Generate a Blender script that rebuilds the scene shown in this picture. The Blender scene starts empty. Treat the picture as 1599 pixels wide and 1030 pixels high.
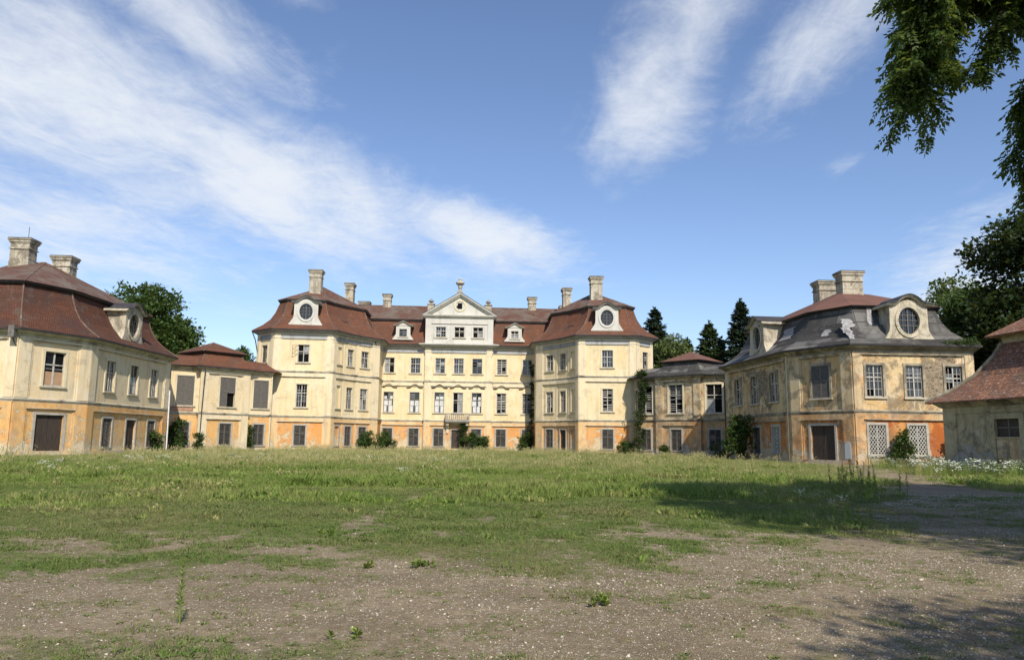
import bpy, math, random
import numpy as np
from mathutils import Matrix, Vector
R = math.radians
random.seed(7); rng = np.random.default_rng(11)
S = bpy.context.scene

# ------------------------------------------------------------------ camera, sky, sun, exposure
cd = bpy.data.cameras.new('camera'); cam = bpy.data.objects.new('camera', cd); S.collection.objects.link(cam)
cd.sensor_width = 36; cd.lens = 1200 / 1599 * 36; cd.clip_start = .1; cd.clip_end = 3000
cam.matrix_world = Matrix.Translation((0, 0, 1.6077)) @ Matrix.Rotation(R(90 + 8.1486), 4, 'X') @ Matrix.Rotation(R(.7158), 4, 'Z')
S.camera = cam
S.view_settings.view_transform = 'Standard'; S.view_settings.look = 'None'
S.view_settings.exposure = .27; S.view_settings.gamma = 1
SUN_AZ, SUN_EL = R(16), R(42)          # azimuth to the right of straight behind the camera
tosun = Vector((math.sin(SUN_AZ) * math.cos(SUN_EL), -math.cos(SUN_AZ) * math.cos(SUN_EL), math.sin(SUN_EL)))
sl = bpy.data.lights.new('sun', 'SUN'); so = bpy.data.objects.new('sun', sl); S.collection.objects.link(so)
sl.energy = 4.4; sl.angle = R(.53); sl.color = (1, .93, .82)
so.rotation_euler = tosun.to_track_quat('Z', 'Y').to_euler(); so.location = (0, 0, 60)

wd = bpy.data.worlds.new('World'); S.world = wd; wd.use_nodes = True
nt = wd.node_tree; nt.nodes.clear()
def N(t, typ, **k):
    n = t.nodes.new(typ)
    for a, b in k.items(): setattr(n, a, b)
    return n
out = N(nt, 'ShaderNodeOutputWorld'); bg = N(nt, 'ShaderNodeBackground'); nt.links.new(bg.outputs[0], out.inputs[0])
sky = N(nt, 'ShaderNodeTexSky', sky_type='NISHITA', sun_disc=False, sun_elevation=SUN_EL, sun_rotation=math.pi - SUN_AZ,
        altitude=200, air_density=1.0, dust_density=.6, ozone_density=2.2)
bg.inputs[1].default_value = .11
# cirrus: noise stretched in the plane of the high cloud layer, gathered into a few banks
tc = N(nt, 'ShaderNodeTexCoord'); sx = N(nt, 'ShaderNodeSeparateXYZ'); nt.links.new(tc.outputs['Generated'], sx.inputs[0])
def M(t, op, a, b=None, c=None, clamp=False):
    n = N(t, 'ShaderNodeMath', operation=op, use_clamp=clamp)
    for i, v in enumerate((a, b, c)):
        if v is None: continue
        if isinstance(v, (int, float)): n.inputs[i].default_value = v
        else: t.links.new(v, n.inputs[i])
    return n.outputs[0]
az = M(nt, 'ARCTAN2', sx.outputs[0], sx.outputs[1]); el = M(nt, 'ARCSINE', sx.outputs[2])
zc = M(nt, 'MAXIMUM', sx.outputs[2], .06)
pu = M(nt, 'DIVIDE', sx.outputs[0], zc); pv = M(nt, 'DIVIDE', sx.outputs[1], zc)
cv = N(nt, 'ShaderNodeCombineXYZ'); nt.links.new(pu, cv.inputs[0]); nt.links.new(pv, cv.inputs[1])
def cnoise(rot, sc, scale, detail, dist, rough=.55):
    mp = N(nt, 'ShaderNodeMapping'); mp.inputs['Rotation'].default_value[2] = R(rot); mp.inputs['Scale'].default_value = sc
    nt.links.new(cv.outputs[0], mp.inputs[0])
    n = N(nt, 'ShaderNodeTexNoise'); n.inputs['Scale'].default_value = scale; n.inputs['Detail'].default_value = detail
    n.inputs['Distortion'].default_value = dist; n.inputs['Roughness'].default_value = rough
    nt.links.new(mp.outputs[0], n.inputs[0]); return n.outputs[0]
n1 = cnoise(25, (1, .6, 1), 1.3, 9, .5, .62); n2 = cnoise(-30, (1, .45, 1), 3.4, 10, .9, .66); n3 = cnoise(15, (1, .8, 1), 10, 8, .5, .7)
tex = M(nt, 'ADD', M(nt, 'ADD', M(nt, 'MULTIPLY', n1, .42), M(nt, 'MULTIPLY', n2, .36)), M(nt, 'MULTIPLY', n3, .22))
# banks of cloud: (azimuth, elevation, half width, half height, tilt, strength) in degrees
BANKS = [(-31, 21, 19, 7.6, -13, 1.05), (-17, 17.5, 17, 5.6, -14, 1.08), (-3, 15.3, 9.5, 3.0, -16, 1.12), (-33, 13, 17, 4.6, -4, .92), (-27, 28.5, 16, 3.2, -22, .85), (-30, 9, 14, 2.5, -3, .45),
         (11, 25.5, 9.5, 5.6, 55, .90), (14, 29.5, 9, 5, 30, .72), (8, 21, 4, 3, 40, .6), (23.5, 27.5, 10, 4.4, 38, .85), (-16, 9.5, 12, 2.2, -3, .4),
         (30, 9.5, 9, 5, 30, .85), (24, 19, 2.4, 1.1, 0, .5), (-17, 30.5, 4, 1.5, 0, .5), (-14, 26.5, 2, 3, -20, .35), (4, 33, 3, 1.2, 0, .35), (18, 3, 20, 3, 0, .35)]
acc = None
for a, e, w, h, t, s in BANKS:
    da = M(nt, 'SUBTRACT', az, R(a)); de = M(nt, 'SUBTRACT', el, R(e)); c_, s_ = math.cos(R(t)), math.sin(R(t))
    x_ = M(nt, 'DIVIDE', M(nt, 'ADD', M(nt, 'MULTIPLY', da, c_), M(nt, 'MULTIPLY', de, s_)), R(w))
    y_ = M(nt, 'DIVIDE', M(nt, 'SUBTRACT', M(nt, 'MULTIPLY', de, c_), M(nt, 'MULTIPLY', da, s_)), R(h))
    r2 = M(nt, 'ADD', M(nt, 'MULTIPLY', x_, x_), M(nt, 'MULTIPLY', y_, y_))
    g = M(nt, 'MULTIPLY', M(nt, 'EXPONENT', M(nt, 'MULTIPLY', r2, -1.1)), s)
    acc = g if acc is None else M(nt, 'MAXIMUM', acc, g)
cl = M(nt, 'SUBTRACT', M(nt, 'ADD', M(nt, 'MULTIPLY', acc, .66), M(nt, 'MULTIPLY', tex, 1.5)), .93)
mr = N(nt, 'ShaderNodeMapRange', interpolation_type='SMOOTHSTEP'); nt.links.new(cl, mr.inputs[0]); mr.inputs[1].default_value = 0; mr.inputs[2].default_value = .66
tint = N(nt, 'ShaderNodeMix', data_type='RGBA', blend_type='MULTIPLY'); tint.inputs[0].default_value = 1
nt.links.new(sky.outputs[0], tint.inputs[6]); tint.inputs[7].default_value = (1.12, 1.12, 1.22, 1)
mx = N(nt, 'ShaderNodeMix', data_type='RGBA'); nt.links.new(M(nt, 'MULTIPLY', mr.outputs[0], .9), mx.inputs[0])
nt.links.new(tint.outputs[2], mx.inputs[6]); mx.inputs[7].default_value = (6.6, 6.9, 7.3, 1)
nt.links.new(mx.outputs[2], bg.inputs[0])

# ------------------------------------------------------------------ palace frame: u to the right, v towards the viewer
OX, OY, PR = -7.7342, 112.1861, R(2.8445)
def W(u, v): return (OX + u * math.cos(PR) + v * math.sin(PR), OY + u * math.sin(PR) - v * math.cos(PR))

# ------------------------------------------------------------------ materials
MATS = {}
def newmat(name, rough=.85, spec=.3):
    m = bpy.data.materials.new(name); m.use_nodes = True; MATS[name] = m
    t = m.node_tree; b = t.nodes['Principled BSDF']; b.inputs['Roughness'].default_value = rough
    b.inputs['Specular IOR Level'].default_value = spec
    return m, t, b
def coord(t, sc=(1, 1, 1), kind='Object'):
    c = N(t, 'ShaderNodeTexCoord'); mp = N(t, 'ShaderNodeMapping'); mp.inputs['Scale'].default_value = sc
    t.links.new(c.outputs[kind], mp.inputs[0]); return mp.outputs[0]
def noise(t, v, scale, detail=5, rough=.6, dist=0):
    n = N(t, 'ShaderNodeTexNoise'); n.inputs['Scale'].default_value = scale; n.inputs['Detail'].default_value = detail
    n.inputs['Roughness'].default_value = rough; n.inputs['Distortion'].default_value = dist
    t.links.new(v, n.inputs[0]); return n.outputs[0]
def ramp(t, v, a, b, smooth=True):
    n = N(t, 'ShaderNodeMapRange'); n.interpolation_type = 'SMOOTHSTEP' if smooth else 'LINEAR'
    t.links.new(v, n.inputs[0]); n.inputs[1].default_value = a; n.inputs[2].default_value = b; return n.outputs[0]
def mix(t, f, a, b, bt='MIX'):
    n = N(t, 'ShaderNodeMix', data_type='RGBA', blend_type=bt)
    if isinstance(f, (int, float)): n.inputs[0].default_value = f
    else: t.links.new(f, n.inputs[0])
    for i, v in ((6, a), (7, b)):
        if isinstance(v, tuple): n.inputs[i].default_value = (*v, 1)
        else: t.links.new(v, n.inputs[i])
    return n.outputs[2]
def bump(t, b, h, st, dist=.02):
    n = N(t, 'ShaderNodeBump'); n.inputs['Strength'].default_value = st; n.inputs['Distance'].default_value = dist
    t.links.new(h, n.inputs['Height']); t.links.new(n.outputs[0], b.inputs['Normal'])

def plaster(name, base, alt, dirt, patch, patch_amt=.0, dirt_amt=.5, rubble=0., base_patch=0., streak=.5, stain=(.46, .27, .12), stain_amt=.25, pale=.3, dt=0.):
    m, t, b = newmat(name, .92, .15)
    o = coord(t)
    big = noise(t, o, .33, 6, .62, .3); mid = noise(t, o, 1.3, 9, .7, .4); fine = noise(t, o, 9, 6, .75)
    col = mix(t, ramp(t, big, .36, .64), base, alt)
    # repainted and bleached areas with hard outlines
    pl_ = noise(t, coord(t, (1, 1, .8)), .8, 9, .72, .5); lighter = tuple(min(.8, c * .72 + .2) for c in base)
    col = mix(t, M(t, 'MULTIPLY', ramp(t, pl_, .545, .575), pale), col, lighter)
    # rusty washes
    rs = noise(t, coord(t, (1.1, 1.1, .55)), .9, 9, .72, .8); col = mix(t, M(t, 'MULTIPLY', ramp(t, rs, .50, .66), stain_amt), col, stain)
    # run-off streaks, broad and thin
    st = noise(t, coord(t, (1.6, 1.6, .16)), 1.0, 8, .68, .2); col = mix(t, M(t, 'MULTIPLY', ramp(t, st, .52 - dt, .70 - dt), streak * .75), col, dirt)
    st2 = noise(t, coord(t, (4.5, 4.5, .5)), 1.0, 8, .75, .5); col = mix(t, M(t, 'MULTIPLY', ramp(t, st2, .58 - dt, .68 - dt), streak * .55), col, tuple(c * .8 for c in dirt))
    gr = M(t, 'MULTIPLY', ramp(t, noise(t, o, .75, 10, .76, .8), .53 - dt, .64 - dt), dirt_amt)
    col = mix(t, gr, col, dirt)
    sz = N(t, 'ShaderNodeSeparateXYZ'); t.links.new(o, sz.inputs[0]); low = ramp(t, sz.outputs[2], 2.2, 0.0, False)
    pn = M(t, 'ADD', noise(t, o, 1.0, 11, .76, .6), M(t, 'MULTIPLY', low, base_patch)); pm = ramp(t, pn, .70 - patch_amt, .715 - patch_amt)
    rim = M(t, 'SUBTRACT', ramp(t, pn, .685 - patch_amt, .70 - patch_amt), pm)
    col = mix(t, M(t, 'MULTIPLY', pm, .9), col, mix(t, ramp(t, fine, .35, .65), patch, tuple(c * .66 for c in patch))); col = mix(t, M(t, 'MULTIPLY', rim, .45), col, tuple(c * .6 for c in dirt))
    if name == 'worn_orange':
        q_ = noise(t, o, 1.5, 9, .75, .6)
        for (px_, py_, pz_, rr_) in ((1.9, -13.3, 2.3, 1.1), (1.7, -13.3, 1.0, .7), (5.4, -13.3, 2.0, 1.3), (4.4, -13.3, 3.4, .8), (-2.3, -13.3, 3.4, .8), (0, -13.3, 3.6, .7)):
            d2 = None
            for a_, c_2 in zip(range(3), (px_, py_, pz_)):
                e_ = M(t, 'MULTIPLY', M(t, 'SUBTRACT', sz.outputs[a_], c_2), 1 / rr_); e_ = M(t, 'MULTIPLY', e_, e_); d2 = e_ if d2 is None else M(t, 'ADD', d2, e_)
            q_ = M(t, 'ADD', q_, M(t, 'MULTIPLY', M(t, 'EXPONENT', M(t, 'MULTIPLY', d2, -1)), .24))
        col = mix(t, M(t, 'MULTIPLY', ramp(t, q_, .60, .64), .85), col, (.36, .095, .022))
    # small spalls
    sp0 = noise(t, o, 3.4, 8, .8, .3); spm = ramp(t, sp0, .66, .68); col = mix(t, M(t, 'MULTIPLY', spm, .55), col, tuple(c * .85 for c in dirt))
    hgt = M(t, 'SUBTRACT', M(t, 'SUBTRACT', fine, M(t, 'MULTIPLY', pm, .9)), M(t, 'MULTIPLY', spm, .6))
    if rubble > 0:
        br = N(t, 'ShaderNodeTexVoronoi', feature='DISTANCE_TO_EDGE'); t.links.new(coord(t, (2.6, 2.6, 5.2)), br.inputs[0]); br.inputs['Scale'].default_value = 1
        vc = N(t, 'ShaderNodeTexVoronoi'); t.links.new(coord(t, (2.6, 2.6, 5.2)), vc.inputs[0]); vc.inputs['Scale'].default_value = 1
        sv = N(t, 'ShaderNodeSeparateColor'); t.links.new(vc.outputs['Color'], sv.inputs[0]); stone = mix(t, ramp(t, br.outputs[0], .02, .12), (.33, .27, .19), mix(t, sv.outputs[0], (.13, .10, .07), (.30, .23, .15)))
        rn = noise(t, o, .5, 10, .72, .8)
        for (px_, py_, pz_, rr_) in ((2.3, -13.3, 7.6, 1.6), (3.6, -13.3, 6.8, 1.2), (2.0, -13.3, 5.6, .8), (-8.0, -2.0, 7.0, 1.6), (-7.9, .8, 8.6, 1.1), (-7.9, -3.4, 5.4, .8), (-7.2, -11.5, 8.8, .7)):
            d2 = None
            for a_, c_2 in zip(range(3), (px_, py_, pz_)):
                e_ = M(t, 'MULTIPLY', M(t, 'SUBTRACT', sz.outputs[a_], c_2), 1 / rr_); e_ = M(t, 'MULTIPLY', e_, e_); d2 = e_ if d2 is None else M(t, 'ADD', d2, e_)
            rn = M(t, 'ADD', rn, M(t, 'MULTIPLY', M(t, 'EXPONENT', M(t, 'MULTIPLY', d2, -1)), .26))
        rm = ramp(t, rn, .66 - rubble, .675 - rubble)
        col = mix(t, rm, col, stone)
        hgt = M(t, 'SUBTRACT', hgt, M(t, 'MULTIPLY', rm, M(t, 'SUBTRACT', 1.6, M(t, 'MULTIPLY', ramp(t, br.outputs[0], 0, .15), 1.1))))
    col = mix(t, M(t, 'MULTIPLY', ramp(t, noise(t, o, 26, 4, .7), .55, .8), .25), col, tuple(c * .55 for c in dirt))
    t.links.new(col, b.inputs['Base Color']); bump(t, b, hgt, .6, .03)
    return m
def simple(name, c1, c2, scale=3, rough=.8, sc=(1, 1, 1), spec=.3, bm=.4, c3=None, kind='Object'):
    m, t, b = newmat(name, rough, spec); o = coord(t, sc, kind)
    n = noise(t, o, scale, 7, .65, .3); col = mix(t, ramp(t, n, .38, .65), c1, c2)
    if c3: col = mix(t, ramp(t, noise(t, o, scale * .35, 8, .7, .6), .52, .66), col, c3)
    t.links.new(col, b.inputs['Base Color'])
    if bm: bump(t, b, noise(t, o, scale * 6, 5, .7), bm, .01)
    return m

YEL, YEL2 = (.70, .555, .315), (.73, .62, .40)
OCH = (.66, .42, .18)
plaster('upper_plaster', YEL, YEL2, (.34, .28, .19), (.62, .56, .44), .03, .34, streak=.45, stain=OCH, stain_amt=.30, pale=.35, dt=.012)
plaster('upper_pilaster', (.70, .60, .41), (.72, .60, .39), (.34, .29, .21), (.60, .53, .40), .03, .40, streak=.5, stain=OCH, stain_amt=.2, pale=.35, dt=.012)
plaster('orange_plaster', (.66, .30, .09), (.68, .38, .15), (.34, .22, .13), (.70, .58, .38), .14, .35, base_patch=.17, stain=(.62, .22, .06), stain_amt=.4, pale=.55, dt=.012)
plaster('lower_pilaster', (.67, .50, .28), (.68, .44, .20), (.35, .26, .17), (.62, .54, .40), .07, .45, base_patch=.16, stain=(.64, .30, .10), stain_amt=.45, pale=.45, dt=.012)
plaster('worn_upper', (.62, .48, .27), (.58, .38, .17), (.16, .125, .085), (.56, .49, .36), .07, .72, rubble=.03, streak=.42, stain=(.50, .24, .08), stain_amt=.75, pale=.6, dt=.06)
plaster('worn_pilaster', (.62, .50, .31), (.56, .42, .24), (.16, .13, .09), (.56, .49, .36), .07, .70, streak=.42, stain=(.50, .26, .09), stain_amt=.6, pale=.6, dt=.06)
plaster('worn_orange', (.56, .20, .05), (.58, .30, .10), (.17, .11, .065), (.56, .46, .32), .15, .62, base_patch=.17, streak=.42, stain=(.42, .12, .03), stain_amt=.75, pale=.55, dt=.06)
plaster('worn_lower_pilaster', (.56, .40, .22), (.56, .30, .12), (.20, .155, .10), (.54, .46, .34), .09, .62, base_patch=.17, streak=.42, stain=(.50, .20, .06), stain_amt=.7, pale=.55, dt=.06)
plaster('left_upper', (.69, .57, .37), (.70, .55, .33), (.33, .28, .20), (.62, .56, .44), .04, .45, streak=.55, stain=OCH, stain_amt=.35, pale=.4, dt=.012)
plaster('left_pilaster', (.70, .60, .41), (.70, .57, .36), (.34, .29, .21), (.62, .56, .44), .04, .45, streak=.55, stain=OCH, stain_amt=.35, pale=.4, dt=.012)
plaster('left_orange', (.68, .37, .125), (.69, .47, .22), (.32, .23, .14), (.68, .58, .40), .12, .45, base_patch=.16, streak=.6, stain=(.60, .26, .08), stain_amt=.6, pale=.6, dt=.012)
plaster('dormer_plaster', (.56, .50, .38), (.50, .44, .32), (.18, .155, .115), (.42, .33, .23), .08, .7, streak=.7, stain=(.42, .32, .20), stain_amt=.5, pale=.4, dt=.05)
plaster('white_plaster', (.56, .545, .48), (.52, .505, .45), (.30, .28, .235), (.46, .43, .36), .03, .45, streak=.6, stain=(.46, .42, .33), stain_amt=.3, pale=.25)
plaster('grey_frieze', (.38, .38, .37), (.34, .35, .35), (.17, .15, .12), (.46, .43, .36), .05, .7, streak=.8, stain=(.42, .38, .30), stain_amt=.5, pale=.3, dt=.012)
plaster('farm_plaster', (.46, .40, .25), (.38, .33, .20), (.16, .135, .09), (.42, .40, .34), .10, .75, base_patch=.18, streak=.42, stain=(.28, .23, .14), stain_amt=.5, pale=.4, dt=.03)
plaster('chimney_plaster', (.50, .46, .36), (.44, .39, .29), (.17, .145, .11), (.36, .20, .12), .09, .8, streak=.8, stain=(.34, .28, .19), stain_amt=.6, pale=.4, dt=.05)
simple('moulding', (.50, .46, .36), (.34, .30, .22), 1.3, .85, c3=(.17, .145, .11))
simple('worn_moulding', (.38, .33, .24), (.17, .145, .105), 1.0, .88, c3=(.07, .06, .048))
simple('shaded_cornice', (.26, .225, .165), (.13, .11, .08), .9, .9, c3=(.42, .38, .29))  # right pavilion cornice: its dark shade is put into the colour, with pale ledge patches
simple('stone_surround', (.44, .40, .33), (.36, .33, .27), 2.4, .9, c3=(.27, .24, .19))
simple('cream_surround', (.66, .58, .40), (.60, .51, .34), 1.4, .9, c3=(.46, .38, .26))
simple('cream_sill', (.54, .48, .35), (.40, .35, .26), 1.4, .9, c3=(.24, .21, .16))
simple('sill_stone', (.33, .30, .25), (.25, .22, .18), 2.4, .9)
simple('lead_edge', (.035, .033, .035), (.06, .055, .055), 2, .6)
simple('painted_wood', (.52, .50, .45), (.40, .37, .32), 5, .7, c3=(.27, .23, .18))
simple('dark_wood', (.045, .034, .027), (.075, .055, .04), 3, .75, (6, 6, .6))
simple('weathered_wood', (.17, .155, .135), (.11, .10, .085), 3, .85, (1, 1, 6))
simple('iron', (.05, .047, .045), (.09, .075, .06), 6, .6)
simple('white_iron', (.50, .48, .43), (.36, .34, .29), 6, .6)
simple('curtain', (.60, .60, .58), (.45, .45, .44), 2, .9, bm=0)
simple('board', (.42, .27, .16), (.36, .22, .12), 3, .85)
simple('bare_brick', (.33, .15, .09), (.42, .30, .21), 5, .9)
simple('void', (.008, .008, .008), (.012, .011, .010), 3, .95, spec=.05, bm=0)
simple('white_pipe', (.70, .70, .68), (.55, .54, .50), 4, .5)
simple('copper_grey', (.11, .10, .09), (.19, .175, .15), 4, .55)
for nm, c, r_ in (('glass_dark', (.012, .014, .016), .08), ('glass_grey', (.07, .075, .08), .18), ('glass_dusty', (.20, .20, .19), .35)):
    simple(nm, c, tuple(x * 1.7 for x in c), 1.3, r_, spec=.6, bm=.04)
m, t, b = newmat('cracked_box', .7); b.inputs['Base Color'].default_value = (.40, .42, .42, 1)

def tiles(name, c1, c2, c3, moss, row=.2, wid=.2, mossamt=.5, rough=.88, bs=.8, light=None):
    m, t, b = newmat(name, rough, .12); uv = coord(t, (1, 1, 1), 'UV'); o = coord(t)
    br = N(t, 'ShaderNodeTexBrick'); t.links.new(uv, br.inputs[0]); br.inputs['Scale'].default_value = 1
    br.inputs['Brick Width'].default_value = wid; br.inputs['Row Height'].default_value = row; br.inputs['Mortar Size'].default_value = .018; br.inputs['Bias'].default_value = 0
    br.inputs['Color1'].default_value = (*c1, 1); br.inputs['Color2'].default_value = (*c2, 1); br.inputs['Mortar'].default_value = (*[x * .3 for x in c1], 1)
    col = mix(t, ramp(t, noise(t, o, .45, 8, .65, .5), .42, .62), br.outputs[0], c3)
    col = mix(t, M(t, 'MULTIPLY', ramp(t, noise(t, o, .8, 9, .7, 1), .5, .68), mossamt), col, moss)
    if light: col = mix(t, M(t, 'MULTIPLY', ramp(t, noise(t, coord(t, (2.2, 6, 1), 'UV'), 1.6, 5, .8), .56, .63), .8), col, light)
    sp = noise(t, o, 6, 5, .8); col = mix(t, M(t, 'MULTIPLY', ramp(t, sp, .55, .75), .45), col, tuple(min(1, x * 2.1) for x in moss))
    t.links.new(col, b.inputs['Base Color'])
    sy = N(t, 'ShaderNodeSeparateXYZ'); t.links.new(uv, sy.inputs[0])
    saw = M(t, 'SUBTRACT', 1, M(t, 'FRACT', M(t, 'DIVIDE', sy.outputs[1], row)))
    bump(t, b, M(t, 'ADD', saw, M(t, 'MULTIPLY', sp, .8)), bs, .03); return m
tiles('red_tiles', (.170, .070, .040), (.215, .092, .053), (.115, .056, .037), (.125, .098, .076), mossamt=.75)
tiles('upper_tiles', (.17, .085, .06), (.14, .07, .05), (.15, .115, .09), (.17, .155, .13), mossamt=.7)
tiles('left_tiles', (.112, .047, .029), (.142, .062, .038), (.070, .038, .03), (.105, .088, .07), mossamt=.7)
tiles('rust_tin', (.17, .085, .062), (.19, .095, .068), (.14, .075, .055), (.20, .12, .09), row=5, wid=1.2, mossamt=.3, bs=.2)
tiles('tar_paper', (.035, .033, .031), (.175, .168, .155), (.05, .047, .044), (.15, .14, .12), row=1.05, wid=7, mossamt=.5, rough=.75, bs=.5)
tiles('farm_tiles', (.36, .165, .09), (.15, .072, .045), (.17, .09, .058), (.085, .08, .06), row=.34, wid=.26, mossamt=.5, bs=1.6, light=(.62, .58, .53))
simple('lichen_tile', (.14, .07, .05), (.14, .11, .085), 2.2, .9, c3=(.22, .20, .165))
simple('torn_felt', (.34, .33, .32), (.17, .165, .165), 5, .85)

def leafmat(name, c1, c2, tr=.35, rough=.55):
    m = bpy.data.materials.new(name); m.use_nodes = True; MATS[name] = m; t = m.node_tree; b = t.nodes['Principled BSDF']
    g = N(t, 'ShaderNodeNewGeometry'); oi = N(t, 'ShaderNodeObjectInfo')
    n = noise(t, coord(t), 1.1, 3, .6); f = M(t, 'ADD', M(t, 'MULTIPLY', g.outputs['Random Per Island'], .6), M(t, 'MULTIPLY', n, .4))
    col = mix(t, ramp(t, f, .15, .8, False), c1, c2); t.links.new(col, b.inputs['Base Color']); b.inputs['Roughness'].default_value = rough
    b.inputs['Specular IOR Level'].default_value = .25
    tl = N(t, 'ShaderNodeBsdfTranslucent'); t.links.new(mix(t, .5, col, (.30, .36, .05), 'MIX'), tl.inputs[0])
    ms = N(t, 'ShaderNodeMixShader'); ms.inputs[0].default_value = tr * .6
    o = t.nodes['Material Output']; t.links.new(b.outputs[0], ms.inputs[1]); t.links.new(tl.outputs[0], ms.inputs[2]); t.links.new(ms.outputs[0], o.inputs[0])
    return m
leafmat('leaf_broad', (.030, .058, .014), (.075, .125, .030))
leafmat('leaf_pale', (.065, .095, .026), (.15, .185, .062))
leafmat('leaf_dark', (.016, .030, .009), (.036, .058, .018), .25)
leafmat('leaf_ash', (.040, .076, .020), (.095, .150, .038), .75)
leafmat('needle_dark', (.014, .028, .016), (.032, .052, .028), .15)
leafmat('needle_green', (.030, .055, .020), (.060, .090, .030), .15)
leafmat('leaf_shrub', (.028, .058, .013), (.065, .115, .028))
leafmat('leaf_ivy', (.020, .040, .010), (.045, .080, .020))
simple('bark', (.10, .08, .06), (.06, .048, .036), 4, .95, (3, 3, .7), bm=.8)
simple('twig', (.035, .028, .022), (.055, .045, .032), 4, .95)

def grassmat(name, g1, g2, dry, dryamt, seed=0):
    m = bpy.data.materials.new(name); m.use_nodes = True; MATS[name] = m; t = m.node_tree; b = t.nodes['Principled BSDF']
    g = N(t, 'ShaderNodeNewGeometry'); oi = N(t, 'ShaderNodeObjectInfo')
    n = noise(t, g.outputs['Position'], .16, 4, .6); n2 = noise(t, g.outputs['Position'], .9, 3, .6)
    col = mix(t, ramp(t, n2, .3, .7), g1, g2)
    f = M(t, 'ADD', M(t, 'ADD', M(t, 'MULTIPLY', n, 1.1), M(t, 'MULTIPLY', oi.outputs['Random'], .35)), M(t, 'MULTIPLY', g.outputs['Random Per Island'], .25))
    col = mix(t, ramp(t, f, .98 - dryamt, 1.38 - dryamt), col, dry)
    t.links.new(col, b.inputs['Base Color']); b.inputs['Roughness'].default_value = .6; b.inputs['Specular IOR Level'].default_value = .2
    tl = N(t, 'ShaderNodeBsdfTranslucent'); t.links.new(col, tl.inputs[0]); ms = N(t, 'ShaderNodeMixShader'); ms.inputs[0].default_value = .3
    t.links.new(b.outputs[0], ms.inputs[1]); t.links.new(tl.outputs[0], ms.inputs[2]); t.links.new(ms.outputs[0], t.nodes['Material Output'].inputs[0])
grassmat('blade_lawn', (.140, .225, .036), (.225, .300, .060), (.34, .31, .12), .22)
grassmat('blade_meadow', (.145, .215, .040), (.215, .270, .060), (.36, .33, .14), .24)
grassmat('blade_short', (.115, .190, .036), (.165, .225, .056), (.28, .25, .11), .24)
simple('seed_head', (.30, .28, .12), (.40, .35, .18), 3, .9, bm=0)
simple('petal', (.80, .80, .74), (.70, .72, .60), 3, .9, bm=0)
simple('pebble_pale', (.60, .53, .42), (.42, .36, .27), 9, .85, bm=0)
simple('pebble_grey', (.30, .25, .19), (.20, .165, .125), 9, .85, bm=0)

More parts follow.
